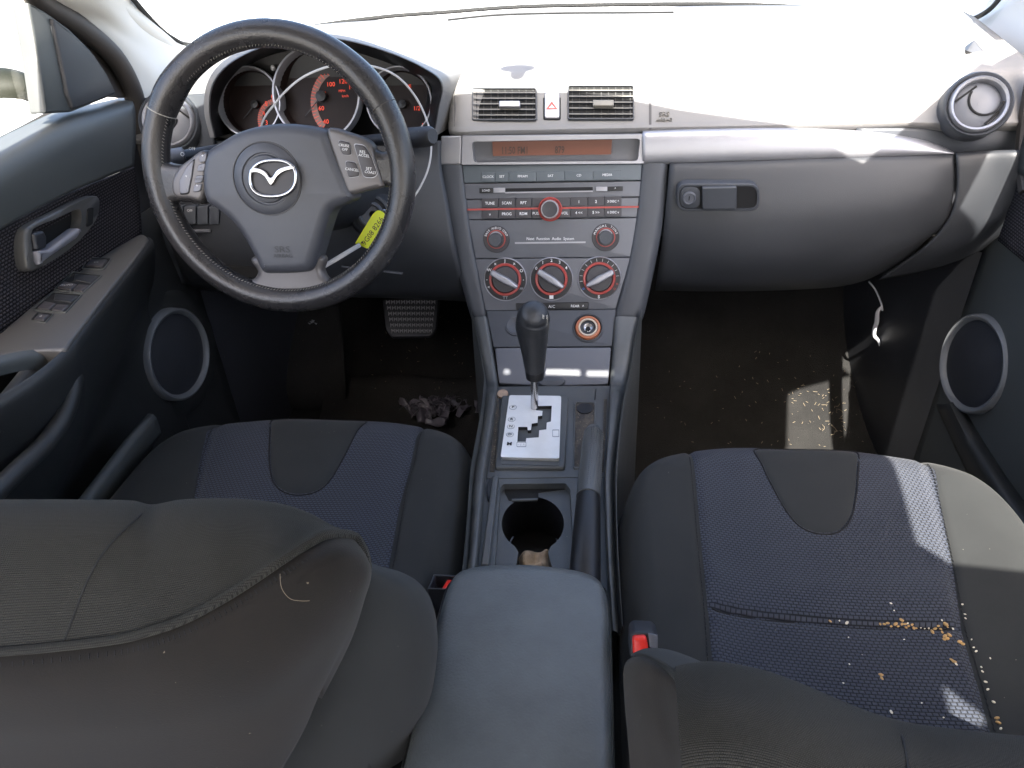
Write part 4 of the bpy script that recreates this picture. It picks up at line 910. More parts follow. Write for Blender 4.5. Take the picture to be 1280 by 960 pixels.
# ================================================================== SEATS
class Cushion:
    def __init__(s, cx, hw, y0, y1, zt, pleat=None):
        s.cx, s.hw, s.y0, s.y1, s.zt, s.pleat = cx, hw, y0, y1, zt, pleat; s.seams = []
    def yf(s, u):
        return s.y0-.21*(1-(1-min(1, abs(u))**2.6)**(1/2.0))
    def hwy(s, y):   # narrows a little towards the rear
        return s.hw*(1-.04*max(0, (s.y0-.3-y)))
    def z(s, x, y):
        u = (x-s.cx)/s.hw; z = s.zt
        au = min(1, abs(u)); z += .018*math.exp(-((au-.78)/.20)**2)*(1 if y < s.y0-.12 else max(0, (s.y0-y)/.12)); z -= .010*math.exp(-(au/.5)**2)
        d = max(0, s.yf(u)-y); t = max(0, 1-d/.085); z -= .065*(1-math.sqrt(max(0, 1-t*t)))
        t = max(0, (au-.84)/.16); z -= .06*(1-math.sqrt(max(0, 1-t*t)))
        if s.pleat and len(s.seams) == 2 and s.seams[0](y)-.004 < x < s.seams[1](y)+.004:
            e = min(1, (x-s.seams[0](y)+.004)/.02, (s.seams[1](y)+.004-x)/.02); z -= e*(.010*math.exp(-((y-s.pleat)/.004)**2)-.004*math.exp(-((y-s.pleat-.04)/.03)**2))
        for f in s.seams: z -= .0045*math.exp(-((x-f(y))/.005)**2)
        return z
    def patch(s, fa, fb, m, nu=44, nv=90):
        vs = []; 
        for j in range(nv+1):
            v = j/nv; v = v*v*.35+v*.65
            for i in range(nu+1):
                t = i/nu; yn = s.y0*(1-v)+s.y1*v; 
                xa = fa(yn) if fa else s.cx-s.hw; xb = fb(yn) if fb else s.cx+s.hw
                if fa is None: t2 = 1-(1-t)**1.0
                x = xa+(xb-xa)*t
                u = max(-.9999, min(.9999, (x-s.cx)/s.hw)); yy = s.yf(u)*(1-v)+s.y1*v
                vs.append(Vector((x, yy, s.z(x, yy))))
        fs = [(j*(nu+1)+i, j*(nu+1)+i+1, (j+1)*(nu+1)+i+1, (j+1)*(nu+1)+i) for j in range(nv) for i in range(nu)]
        return MB().add(vs, fs, m)
    def skirt(s, m):
        rows = []; pts = []
        for k in range(41):
            u = -1+2*k/40; u = math.sin(u*math.pi/2); x = s.cx+s.hw*u; y = s.yf(u); pts.append((x, y))
        pts = [(s.cx-s.hw, s.y1), (s.cx-s.hw, (s.y1+s.yf(1))/2)]+pts+[(s.cx+s.hw, (s.y1+s.yf(1))/2), (s.cx+s.hw, s.y1)]
        R_ = [[Vector((x, y, s.z(x*.9999+s.cx*.0001, y-.0005)+.001)) for x, y in pts]]
        for off, dz in ((.006, .03), (.004, .09), (-.02, .22), (-.03, .33)):
            R_.append([Vector((s.cx+(x-s.cx)*(1+off/s.hw), y+off*(1 if y > s.y1+.2 else 0), s.zt-.06-dz)) for x, y in pts])
        return MB().surf(R_, m, 1, 3)
    def inset(s, pxs, m):
        b = [P(a, c-2, Z=s.zt-.005) for a, c in cat2(pxs, 6)]; 
        c = sum(b, Vector())/len(b); k = len(b); vs = []; rings = 14
        for j in range(rings+1):
            r = j/rings
            for p in b:
                q = c.lerp(p, r); u = (q.x-s.cx)/s.hw; yy = min(q.y, s.yf(max(-1, min(1, u)))-.001)
                vs.append(Vector((q.x, yy, s.z(q.x, yy)+.0035*(1-r**10)-.0008)))
        fs = [(j*k+i, j*k+(i+1) % k, (j+1)*k+(i+1) % k, (j+1)*k+i) for j in range(rings) for i in range(k)]
        s.rim = [v+Vector((0, 0, .0012)) for v in vs[-k:] if v.y < s.yf((v.x-s.cx)/s.hw)-.004]
        return MB().add(vs, fs, m)
    def stitches(s, f, y0, y1, n_, side):
        g = MB()
        for k in range(n_):
            y = y0+(y1-y0)*k/n_; x = f(y)+side; g.box((x, y, s.z(x, y)+.0006), (.0009, .004, .0009), 'hole')
        return g
def line(pts, z):
    w = sorted([(P(a, b, Z=z).y, P(a, b, Z=z).x) for a, b in pts]); ys = [q[0] for q in w]; xs_ = [q[1] for q in w]
    return lambda y: float(np.interp(y, ys, xs_))
DS = thing('driver_seat', 'driver seat with charcoal and blue cushion and olive grey backrest behind the wheel', 'car seat', (-.36, .6, .1))
C1 = Cushion(-.357, .272, .972, .28, .478); l1 = line([(272, 530), (256, 575), (242, 630), (225, 700)], .478); l2 = line([(525, 533), (516, 580), (505, 620), (492, 700), (478, 780)], .478); C1.seams = [l1, l2]
C1.patch(None, l1, 'seat').build('left_bolster', DS, smooth=80); C1.patch(l1, l2, 'blue', 80).build('cushion_center', DS, smooth=80); C1.patch(l2, None, 'seat').build('right_bolster', DS, smooth=80)
C1.inset([(341, 518), (337, 545), (336, 575), (340, 600), (352, 613), (372, 618), (395, 614), (412, 600), (430, 570), (445, 540), (456, 519), (425, 514), (380, 513)], 'seat').build('front_inset', DS, smooth=80)
def rimline(c_, par):
    r_ = c_.rim; j = max(range(len(r_)), key=lambda q: (r_[q]-r_[q-1]).length); r_ = r_[j:]+r_[:j]
    g = MB(); g.tube(r_, .0011, 'hole', 6); g.build('inset_seam', par)
rimline(C1, DS)
C1.skirt('seat').build('cushion_skirt', DS, smooth=80)
C1.stitches(l1, .62, .88, 46, -.004).build('stitching', DS); C1.stitches(l2, .5, .89, 60, .004).build('stitching', DS)
PS = thing('passenger_seat', 'passenger seat with blue cushion half in sunlight and seeds scattered on it', 'car seat', (.36, .5, .1))
C2 = Cushion(.362, .255, .900, .22, .500, .546); r1 = line([(865, 562), (870, 620), (877, 700), (884, 770), (888, 830)], .50); r2 = line([(1155, 573), (1170, 630), (1188, 700), (1203, 780), (1225, 850), (1245, 920)], .50); C2.seams = [r1, r2]
C2.patch(None, r1, 'seat').build('left_bolster', PS, smooth=80); C2.patch(r1, r2, 'blue', 80, 160).build('cushion_center', PS, smooth=80); C2.patch(r2, None, 'seat').build('right_bolster', PS, smooth=80)
C2.inset([(945, 556), (955, 585), (970, 615), (985, 640), (1002, 658), (1025, 666), (1048, 664), (1063, 650), (1070, 625), (1073, 590), (1072, 558), (1040, 552), (990, 552)], 'seat').build('front_inset', PS, smooth=80)
rimline(C2, PS)
C2.skirt('seat').build('cushion_skirt', PS, smooth=80)
g = MB(); g.tube([Vector((x, C2.pleat, C2.z(x, C2.pleat)+.0005)) for x in np.linspace(r1(.539)+.006, r2(.539)-.006, 40)], .002, 'hole', 6); g.build('pleat_seam', PS)
C2.stitches(r1, .3, .82, 80, -.004).build('stitching', PS); C2.stitches(r2, .3, .82, 80, .004).build('stitching', PS)

def prows(spec): return [[P(a, b, Y=y) for a, b, y in r] for r in spec]
# driver backrest
ridge = [(-260, 630, .31), (-120, 629, .305), (0, 630, .30), (90, 630, .30), (160, 631, .30), (190, 636, .30), (225, 630, .30), (270, 628, .30), (310, 629, .30), (350, 634, .30), (385, 645, .30), (412, 660, .30), (436, 670, .30)]
seam = [(-260, 822, .24), (-120, 820, .237), (0, 816, .235), (80, 809, .235), (150, 800, .235), (190, 790, .235), (230, 776, .237), (275, 752, .24), (315, 727, .245), (350, 703, .25), (380, 684, .26), (408, 670, .27), (440, 671, .285)]
def mixr(a, b, t, dy=0, k=0): return [(p[0]*(1-t)+q[0]*t, p[1]*(1-t)+q[1]*t+k, p[2]*(1-t)+q[2]*t+dy*(1 if i < 8 else max(.05, 1-(i-7)*.22))) for i, (p, q) in enumerate(zip(a, b))]
rows = prows([ridge])
kf = [1]*8+[.95, .8, .5, .2, .05]
hid0 = [[p+Vector((-.02*(1-k), .11*k, -.26*k-.02*(1-k))) for p, k in zip(rows[0], kf)], [p+Vector((0, .06*k, -.085*k-.01*(1-k))) for p, k in zip(rows[0], kf)], [p+Vector((0, .022*k, -.021*k-.003)) for p, k in zip(rows[0], kf)]]
def wrapc(rws): return [r+[(r[-1][0]-1, r[-1][1]+6, r[-1][2]+.02), (r[-1][0]-6, r[-1][1]+16, r[-1][2]+.06)] for r in rws]
spec = wrapc([[(a, b+70, c+.13) for a, b, c in ridge], [(a, b+28, c+.075) for a, b, c in ridge], [(a, b+5, c+.025) for a, b, c in ridge], ridge, mixr(ridge, seam, .18, -.011), mixr(ridge, seam, .5, -.010), mixr(ridge, seam, .85, -.003), seam])
OT = prows(spec)
g = MB(); g.surf(OT, 'olive', 6, 6); g.build('backrest_top', DS, smooth=80, solid=.004)
sm2 = [(a, b+3, c+.001) for a, b, c in seam]
p1 = [(-260, 858, .232), (-120, 856, .230), (0, 852, .228), (80, 846, .228), (150, 838, .228), (195, 828, .228), (240, 812, .230), (288, 788, .234), (330, 762, .238), (370, 735, .243), (405, 712, .250), (434, 700, .261), (457, 706, .276)]
p2 = [(-260, 905, .232), (-120, 904, .230), (0, 902, .228), (80, 899, .228), (150, 894, .228), (198, 888, .228), (246, 876, .229), (292, 858, .231), (333, 836, .235), (370, 810, .241), (402, 782, .248), (428, 758, .257), (450, 738, .270)]
p3 = [(-260, 960, .240), (-120, 960, .238), (0, 960, .236), (80, 960, .236), (148, 958, .236), (196, 954, .236), (240, 946, .237), (282, 932, .239), (318, 912, .243), (350, 886, .249), (380, 856, .256), (408, 826, .264), (432, 792, .274)]
p4 = [(-260, 1090, .26), (-120, 1090, .26), (0, 1090, .26), (80, 1090, .26), (140, 1086, .26), (185, 1080, .26), (228, 1068, .26), (266, 1050, .262), (300, 1024, .265), (330, 990, .27), (356, 950, .276), (380, 905, .283), (398, 860, .29)]
def wrapr(rws): return [r+[(r[-1][0]+2, r[-1][1]+10, r[-1][2]+.02), (r[-1][0]-4, r[-1][1]+22, r[-1][2]+.06)] for r in rws]
OB = prows(wrapr([sm2, [(a, b, c-.003) for a, b, c in p1], [(a, b, c-.003) for a, b, c in p2], p3, p4]))
g = MB(); g.surf(OB, 'brown', 5, 6); g.build('backrest_rear_panel', DS, smooth=80, solid=.004)
sil = [(452, 700), (474, 710), (500, 717), (522, 730), (537, 752), (544, 784), (544, 822), (536, 872), (520, 930), (498, 1000), (480, 1080)]
anc = [(438, 690), (442, 704), (442, 718), (438, 738), (428, 762), (416, 792), (400, 830), (384, 880), (368, 940), (350, 1010), (330, 1090)]
ring_ = lambda t, Y0, sx=0: [(s_[0]*(1-t)+a_[0]*t-sx, s_[1]*(1-t)+a_[1]*t, Y0(k_)) for k_, (s_, a_) in enumerate(zip(sil, anc))]
BB = [ring_(.12, lambda k: .50), ring_(.02, lambda k: .44), ring_(0, lambda k: .40), ring_(.06, lambda k: .372), ring_(.25, lambda k: .345), ring_(.55, lambda k: .325), ring_(.85, lambda k: .317), ring_(1.15, lambda k: .325)]
g = MB(); g.surf(prows(BB), 'seat', 6, 6); g.build('backrest_side_bolster', DS, smooth=80, solid=.003)
g = MB(); g.tube(cat([P(a, b, Y=.396) for a, b in sil[:6]], 6), .0018, 'seat', 6); g.build('piping', DS)
g = MB(); g.tube([sev(OB, r_, 12.0)+(CO-sev(OB, r_, 12.0)).normalized()*.0022 for r_ in np.linspace(.6, 3.4, 40)], .0009, 'brown', 6); g.build('seam', DS)
g = MB(); fine = cat([P(a, b-1.5, Y=c-.0015) for a, b, c in seam+[(451, 683, .284), (457, 698, .280), (459, 716, .278)]], 10); g.tube(fine, .0028, 'olive', 8); g.build('piping', DS)
g = MB()
for k in range(70):   # raised top stitch under the piping
    c_p = .6+11.0*k/70; p = sev(OB, .32, c_p); q_ = sev(OB, .62, c_p); tc_ = (CO-p).normalized()*.0026
    g.tube([p.lerp(q_, .15)+tc_, p.lerp(q_, .75)+tc_], .0007, 'hole', 5)
g.build('stitching', DS)
vk = cat([(0, 5.15, 0), (.12, 5.05, 0), (.2, 4.65, 0), (.33, 4.05, 0), (.5, 3.5, 0), (.75, 3.12, 0), (1, 2.95, 0)], 10)
vs_ = [(lambda p: p+(CO-p).normalized()*.0026)(sev(OT, 2.4+4.6*q.x, q.y)) for q in vk]
g = MB(); g.tube(vs_, .0008, 'hole', 6); g.build('seam', DS)
pk = [(lambda p: p+(CO-p).normalized()*.0022)(sev(OB, q.y, q.x)) for q in cat([(5.2, 2.68, 0), (6, 2.7, 0), (7, 2.9, 0), (8, 3.1, 0), (8.8, 3.3, 0), (9.4, 3.7, 0)], 8)]
g = MB(); g.tube(pk, .0010, 'hole', 6); g.build('pocket_edge', DS)
hz = cat([P(a, b, Y=y) for a, b, y in ((350, 717, .24), (352, 735, .2345), (362, 748, .2345), (375, 751, .2355), (387, 751, .238))], 5)
g = MB(); g.tube(hz, .00013, 'straw', 4); tag(g.build('pale_hair'), 'single pale hair lying on the driver backrest side', 'hair')
g = MB(); g.surf([[Vector((x, .36, z)) for x in (-.62, -.5, -.36, -.22, -.12)] for z in (.74, .65, .5, .3)], 'seat', 2, 2); g.build('backrest_core', DS, solid=.05)
# passenger backrest
ridge = [(845, 838, .262), (862, 834, .262), (890, 832, .262), (925, 836, .262), (965, 846, .262), (1005, 861, .262), (1045, 878, .262), (1090, 896, .262), (1140, 909, .262), (1200, 917, .262), (1280, 925, .262), (1400, 935, .262)]
def sh(r, dy, Y): return [(a+dx, b+dy, Y) for (a, b, c), dx in zip(r, [4*dy/60]+[5*dy/60]*2+[4*dy/60]*9)]
rows = prows([ridge]); hid = prows([[(a, b+90, c+.12) for a, b, c in ridge], [(a, b+34, c+.065) for a, b, c in ridge], [(a, b+7, c+.022) for a, b, c in ridge]])
g = MB(); g.surf(hid+rows+prows([sh(ridge, 22, .242), sh(ridge, 65, .222), sh(ridge, 130, .205), sh(ridge, 260, .19)]), 'olive', 6, 6); g.build('backrest_top', PS, smooth=80, solid=.004)
sp = [[(797, 822, .315), (806, 822, .305), (822, 830, .285), (836, 839, .272), (848, 849, .258)],
      [(783, 832, .32), (797, 830, .30), (815, 838, .28), (833, 850, .265), (853, 868, .247)],
      [(782, 865, .325), (797, 866, .30), (816, 872, .28), (837, 883, .262), (860, 900, .238)],
      [(786, 915, .33), (803, 917, .305), (825, 922, .282), (848, 930, .262), (873, 942, .23)],
      [(790, 970, .34), (812, 972, .31), (838, 976, .285), (862, 982, .262), (893, 992, .222)],
      [(796, 1060, .35), (822, 1062, .32), (850, 1066, .29), (880, 1072, .265), (920, 1080, .215)]]
g = MB(); g.surf(prows(sp), 'brown', 6, 6); g.build('backrest_side_panel', PS, smooth=80, solid=.003)
tp = [[(790, 820, .35), (808, 813, .345), (832, 814, .34), (858, 822, .33), (885, 834, .32)], [(790, 822, .325), (806, 816, .325), (830, 818, .315), (856, 826, .30), (882, 836, .285)], [(798, 823, .312), (810, 824, .30), (826, 832, .283), (838, 839, .27), (848, 843, .262)]]
g = MB(); g.surf(prows(tp), 'seat', 6, 5); g.build('backrest_front_edge', PS, smooth=80, solid=.003)
g = MB(); g.tube(cat([P(a, b, Y=y) for a, b, y in ((797, 821, .313), (810, 823, .30), (826, 831, .282), (838, 839, .27), (848, 848, .2565), (853, 866, .246), (860, 898, .2365), (873, 940, .2285), (893, 990, .221))], 8), .0026, 'olive', 8); g.build('piping', PS)
g = MB(); g.tube(cat([P(a, b, Y=y) for a, b, y in ((853, 846, .2565), (857, 866, .246), (864, 898, .2365), (877, 940, .2285), (897, 990, .221))], 8), .0009, 'hole', 6); g.build('seam', PS); g = MB()
g.tube(cat([P(a, b, Y=y) for a, b, y in ((1118, 903, .2625), (1128, 925, .2425), (1136, 970, .221))], 8), .0012, 'hole', 6); g.build('seam', PS)
g = MB(); g.surf([[Vector((x, .30, z)) for x in (.15, .25, .4, .55, .62)] for z in (.62, .55, .4, .25)], 'seat', 2, 2); g.build('backrest_core', PS, solid=.04)

# buckles
def buckle(label, px, py, z, w, rot):
    T = thing('seat_belt_buckle', label, 'buckle', tuple(P(px, py, Z=z)))
    c = P(px, py, Z=z); m3 = Rz(rot)@Matrix.Rotation(R(-18), 3, 'X'); hx, hy = w, .016
    g = MB(); X, Y_, Z_ = m3@Vector((1, 0, 0)), m3@Vector((0, 1, 0)), m3@Vector((0, 0, 1))
    o = [c+X*a+Y_*b for a, b in ((-hx, -hy), (hx, -hy), (hx, hy), (-hx, hy))]; i = [c+(p-c)*.86 for p in o]
    g.ring(o, i, Z_, -.09, .0, 'dark', ih0=-.02); g.add([p-Z_*.018 for p in i], [(0, 1, 2, 3)], 'hole'); g.build('housing', T, bevel=.0015)
    g = MB(); k = [c+X*a+Y_*b for a, b in ((-.1*hx, -.8*hy), (.82*hx, -.8*hy), (.82*hx, .5*hy), (.05*hx, .5*hy))]; g.prism(k, Z_, -.02, -.001, 'redbtn', .003); g.build('release_button', T)
buckle('red buttoned seat belt buckle between driver seat and armrest', 556, 727, .50, .017, 0)
T = thing('seat_belt_buckle', 'red buttoned seat belt buckle at the edge of the passenger seat', 'buckle', tuple(P(804, 810, Z=.56)))
c = P(806, 806, Z=.56); X = Vector((1, 0, 0)); Y_ = Vector((0, .5, .86)); Z_ = X.cross(Y_)
BPl = Pl(c, X, Y_)
g = MB(); g.prism(BPl.pts(fil([(788, 795), (793, 790), (817, 791), (823, 797), (822, 822), (787, 822)], 3)), BPl.N, -.03, 0, 'dark', .003); g.prism(BPl.pts([(810, 791), (822, 793), (822, 812), (811, 808)]), BPl.N, 0, .002, 'vent', .001); g.build('housing', T)
g = MB(); g.prism(BPl.pts(fil([(790, 794), (807, 793), (810, 805), (810, 817), (791, 817)], 4)), BPl.N, 0, .006, 'redbtn', .003); g.build('release_button', T)

# seeds lying on the passenger cushion
sd = [(172, 168, 0, 2.6), (225, 165, 1, 2.2), (267, 178, 1, 4.5), (468, 212, 1, 3.2), (457, 184, 0, 2.6), (480, 185, 0, 3), (500, 180, 0, 3), (520, 197, 0, 3), (545, 185, 0, 4), (560, 197, 0, 3), (578, 162, 0, 4), (582, 184, 0, 3), (600, 185, 0, 3), (604, 203, 0, 3), (615, 180, 1, 2.6), (620, 195, 0, 3), (640, 188, 0, 3), (648, 207, 0, 3.4), (662, 208, 0, 2.6), (690, 205, 1, 2.4), (712, 210, 1, 2), (735, 208, 1, 2.6), (755, 230, 0, 3.6), (770, 212, 0, 3.4), (790, 195, 0, 3), (800, 212, 0, 3), (810, 162, 1, 2.4), (830, 187, 0, 5), (845, 202, 0, 3), (868, 210, 1, 4.4), (812, 232, 0, 2.6), (826, 255, 0, 4), (840, 268, 0, 4), (852, 248, 0, 4), (822, 272, 0, 3), (912, 288, 0, 4.5), (930, 300, 0, 4), (866, 390, 0, 3.2), (880, 400, 0, 3.6), (893, 415, 1, 3.4), (461, 475, 0, 3.6), (467, 495, 0, 3), (521, 687, 1, 4), (695, 635, 1, 2), (282, 413, 1, 2), (248, 522, 1, 2.4), (1087, 381, 1, 2.4), (980, 272, 1, 2), (992, 318, 1, 2.6), (1006, 340, 1, 3), (1035, 430, 1, 2.6), (1042, 455, 1, 2.6), (1060, 515, 1, 3.2), (1072, 558, 1, 3), (1105, 630, 1, 3.4), (1124, 722, 0, 3.4), (1132, 748, 0, 3.4), (1146, 782, 1, 3), (518, 66, 1, 3), (537, 106, 1, 2), (928, 72, 1, 3), (942, 128, 1, 2.4), (946, 152, 1, 2.4), (595, 272, 1, 1.8), (277, 260, 1, 1.8), (820, 718, 1, 2)]
random.seed(5)
def seat_pt(px, py):
    d = ray(px, py)
    for k in range(900):
        p = CO+d*(.55+k*.0008)
        if abs(p.x-C2.cx) < C2.hw and p.z < C2.z(p.x, p.y): return p
    return p
protos = {}
for q, (a, b, w, s) in enumerate(sd):
    p = seat_pt(1000+a/4.571, 740+b/4.571)
    if w not in protos:
        g = MB(); g.ell((0, 0, 0), (1, .72, .5), 'seedw' if w else 'seed', seg=10, rings=6)
        for v in g.v: v += Vector((random.uniform(-.06, .06),)*3)
        o = g.build('seed', org=(0, 0, 0), smooth=80); protos[w] = o
    else: o = protos[w].copy(); COL.objects.link(o)
    k = s*(.00048 if w else .00062); o.scale = (k*1.15, k, k*1.1); o.rotation_euler = (random.uniform(-.4, .4), random.uniform(-.4, .4), random.uniform(0, 6)); o.location = p+Vector((0, 0, k*.35))
    tag(o, 'small pale seed scattered on the blue passenger seat cushion' if w else 'golden brown seed lying on the blue passenger seat cushion', 'seed', 'pale seeds on the passenger seat' if w else 'brown seeds on the passenger seat')

# ================================================================== DOORS
LD = thing('front_door', 'left front door with woven cloth insert, window switches and oval speaker', 'car door', (-.72, .6, .0))
def xrows(spec): return [[P(a, b, X=x) for a, b in r] for x, r in spec]
up = [(-.755, [(-160, 262), (-40, 196), (20, 165), (77, 139.5), (120, 131), (158, 122)]), (-.735, [(-160, 272), (-40, 206), (20, 173), (78, 144), (120, 134), (161, 124)]), (-.708, [(-160, 290), (-40, 222), (20, 188), (80, 155), (125, 140), (166, 129)]),
      (-.698, [(-160, 320), (-40, 250), (20, 214), (81, 178), (125, 158), (168, 145)]), (-.698, [(-160, 345), (-40, 280), (20, 244), (82, 209), (125, 190), (168, 176)]), (-.702, [(-160, 375), (-40, 309), (20, 274), (84, 241), (125, 224), (166, 207)])]
g = MB(); g.surf(xrows(up), 'door', 5, 5); g.build('upper_trim', LD, solid=.005)
g = MB(); f = [(-.7045, [(-160, 377), (-40, 311), (20, 276), (84, 243), (125, 226), (167, 209)]), (-.712, [(-160, 400), (-40, 340), (20, 305), (88, 268), (125, 252), (171, 235)]), (-.712, [(-160, 450), (-40, 400), (22, 360), (75, 325), (125, 290), (174, 262)]), (-.708, [(-160, 500), (-40, 450), (15, 412), (60, 375), (116, 335), (176, 296)])]
g.surf(xrows(f), 'doorfab', 6, 6); g.build('cloth_insert', LD, solid=.004)
HP = Pl((-.700, 0, 0), (0, 1, 0), (0, 0, 1)); hn = HP.N
o = cat2([(26, 292), (34, 281), (70, 263), (104, 247), (116, 245), (121, 250), (119, 268), (110, 284), (92, 304), (70, 321), (45, 336), (34, 339), (29, 332), (26, 312)], 4); i = cat2([(34, 292), (40, 284), (66, 273), (90, 262), (96, 263), (97, 275), (94, 288), (85, 300), (66, 314), (48, 324), (38, 328), (36, 318), (35, 308), (34, 300)], 4)
g = MB(); g.ring(HP.pts(o), HP.pts(i), hn, -.012, .006, 'swp', ih0=-.02, bev=.003); g.add(HP.pts(i, -.010), [tuple(range(len(i)))], 'hole')
g.prism(HP.pts(fil([(104, 261), (111, 259), (110, 280), (103, 284)], 2)), hn, .005, .008, 'hole'); hb = g.build('handle_bezel', LD, smooth=60)
g = MB(); g.prism(HP.pts(fil([(36, 314), (51, 312), (88, 285), (93, 287), (87, 298), (53, 321), (39, 332)], 2.5)), hn, -.002, .014, 'pkey', .005, 4); g.build('door_handle', hb, smooth=60)
g = MB(); g.prism(HP.pts(fil([(34, 292), (47, 288), (51, 296), (51, 310), (37, 313)], 3)), hn, -.006, .010, 'dark', .004, 4); g.build('lock_knob', hb, smooth=60)
# armrest and switches
ZA = .730; AP = Pl((0, 0, ZA), (1, 0, 0), (0, 1, 0))
q = cat2([(-120, 505), (-40, 448), (0, 416), (45, 378), (110, 331), (150, 306), (174, 293), (184, 296), (182, 304), (160, 334), (128, 374), (92, 422), (80, 436), (58, 437), (20, 441), (-40, 458), (-120, 520)], 4)
g = MB(); g.prism([AP.on(a, b) for a, b in q], AP.N, -.02, 0, 'swp', .004); ARM = g.build('armrest_panel', LD, smooth=50)
def sw(q, m_, h0, h1, name, bev=.002, par=None, txt=None):
    g = MB(); pts = AP.pts(fil(q, 1.5)); g.prism(pts, AP.N, h0, h1, m_, bev)
    if txt: g.text(txt, AP, sum(a for a, b in q)/len(q), sum(b for a, b in q)/len(q), 4, 'white', h1+.0004)
    return g.build(name, par or ARM)
def rim(q, s=1.08):
    x = sum(a for a, b in q)/len(q); y = sum(b for a, b in q)/len(q); f_ = fil(q, 2); g = MB()
    g.ring(AP.pts([(x+(a-x)*s, y+(b-y)*s) for a, b in f_]), AP.pts(f_), AP.N, 0, .0016, 'door', bev=.0006); g.add(AP.pts(f_, .0006), [tuple(range(len(f_)))], 'hole'); return g.build('switch_frame', ARM)
for q, ks in (([(103, 336), (112, 323), (139, 324), (130, 337)], [[(107, 334), (114, 326), (135, 326), (128, 335)]]),
              ([(69, 362), (92, 341), (127, 345), (103, 367)], [[(72, 361), (80, 353), (97, 357), (89, 364)], [(92, 364), (99, 357), (113, 358), (103, 366)], [(92, 351), (94, 343), (124, 346), (114, 355)]]),
              ([(43, 388), (67, 366), (102, 369), (82, 391)], [[(47, 387), (56, 378), (71, 381), (62, 389)], [(65, 389), (72, 382), (88, 383), (79, 391)], [(67, 376), (69, 368), (99, 371), (89, 379)]]),
              ([(39, 401), (48, 391), (67, 393), (57, 404)], [[(43, 401), (49, 393), (63, 395), (55, 402)]])):
    rim(q)
    for j, k_ in enumerate(ks): sw(k_, 'btn' if j < 2 else 'knee', .0, .003 if j < 2 else .002, 'switch_key', txt={(0, 103): '<>', (0, 39): 'o', (0, 69): 'AUTO'}.get((j, q[0][0])))
# big dark armrest side and lower door
def dx(y, z):
    zt = np.interp(z, [.0, .25, .30, .45, .60, .69, .71], [-.66, -.655, -.66, -.70, -.69, -.655, -.65])
    k = float(np.clip((1.12-y)/.4, 0, 1)); zt += .035*k*float(np.clip((z-.5)/.2, 0, 1))
    return float(zt)
edge = [P(a, b, Z=ZA-.004) for a, b in ((184, 297), (182, 304), (160, 334), (128, 374), (92, 423), (80, 437), (40, 470), (-40, 520), (-140, 590))]
rows = [edge, [p+Vector((.006, 0, -.012)) for p in edge]]
for z_ in (.66, .60, .54, .47, .36, .2, .02):
    r_ = []
    for p in edge:
        span = .13+.22*min(1, max(0, (1.05-p.y)/.4)); t_ = min(1, max(0, (.70-z_)/span)); t_ = t_*t_*(3-2*t_); r_.append(Vector((p.x*(1-t_)-.721*t_, p.y, z_)))
    rows.append(r_)
g = MB(); g.surf(rows, 'doord', 5, 4); g.build('lower_panel', LD, smooth=70, solid=.004)
g = MB(); g.surf([[Vector((-.722, y, z)) for y in (.3, .7, 1.0, 1.14, 1.25)] for z in (.74, .5, .3, .02)], 'doord', 3, 3); g.build('inner_skin', LD, solid=.003)
# grab handle
def xt(spec, n_=6): return cat([P(a, b, X=x) for a, b, x in spec], n_)
g = MB(); t1 = xt([(88, 446, -.600), (92, 472, -.585), (82, 515, -.575), (58, 553, -.57), (20, 590, -.565), (-50, 660, -.56)]); g.tube(t1, .011, 'doord', 14)
g.surf(xrows([(-.612, [(-120, 505), (-40, 458), (20, 440), (60, 436), (84, 438)]), (-.600, [(-120, 520), (-40, 470), (20, 450), (62, 446), (90, 452)]), (-.60, [(-120, 535), (-40, 484), (15, 466), (48, 462), (66, 466)])]), 'door', 5, 4)
g.build('grab_handle_rim', LD, smooth=70)
g = MB(); t2 = xt([(52, 458, -.62), (35, 480, -.61), (10, 510, -.605), (-30, 545, -.60), (-90, 600, -.60)]); g.tube(t2, [.015]*len(t2), 'doord', 16, flat=1.1); g.build('grab_handle', LD, smooth=70)
g = MB(); g.prism([P(a, b, X=-.625) for a, b in fil([(0, 540), (28, 506), (36, 494), (38, 502), (30, 520), (0, 554), (-60, 600), (-60, 590)], 2)], (1, 0, 0), 0, .005, 'pkey', .002); g.build('pull_plate', LD)
g = MB(); g.surf(xrows([(-.64, [(187, 520), (160, 550), (130, 588), (96, 632), (50, 700)]), (-.632, [(192, 522), (165, 556), (136, 594), (102, 640), (56, 706)]), (-.645, [(198, 540), (175, 575), (150, 612), (120, 650), (70, 720)])]), 'door', 4, 4); g.build('pocket_edge', LD, smooth=70, solid=.01)
def spk(thing_, px, py, X, rad, ax, mt):
    c = P(px, py, X=X); ax = Vector(ax).normalized()
    g = MB(); g.lathe(c, ax, [(rad*1.03, -.01), (rad*1.02, .006), (rad*.97, .009), (rad*.90, .006), (rad*.885, -.001)], mt, 56); h = g.build('speaker_ring', thing_, smooth=60)
    g = MB(); g.lathe(c, ax, [(rad*.89, 0), (rad*.6, .006), (.0005, .009)], 'dark', 48); g.build('speaker_grille', h)
spk(LD, 222, 443, -.708, .086, (1, -.10, .05), 'spkring')
g = MB(); c = P(222, 443, X=-.716); g.lathe(c, (1, -.1, .05), [(.14, -.03), (.12, -.002), (.09, .0)], 'doord', 40); g.build('speaker_surround', LD, smooth=80)
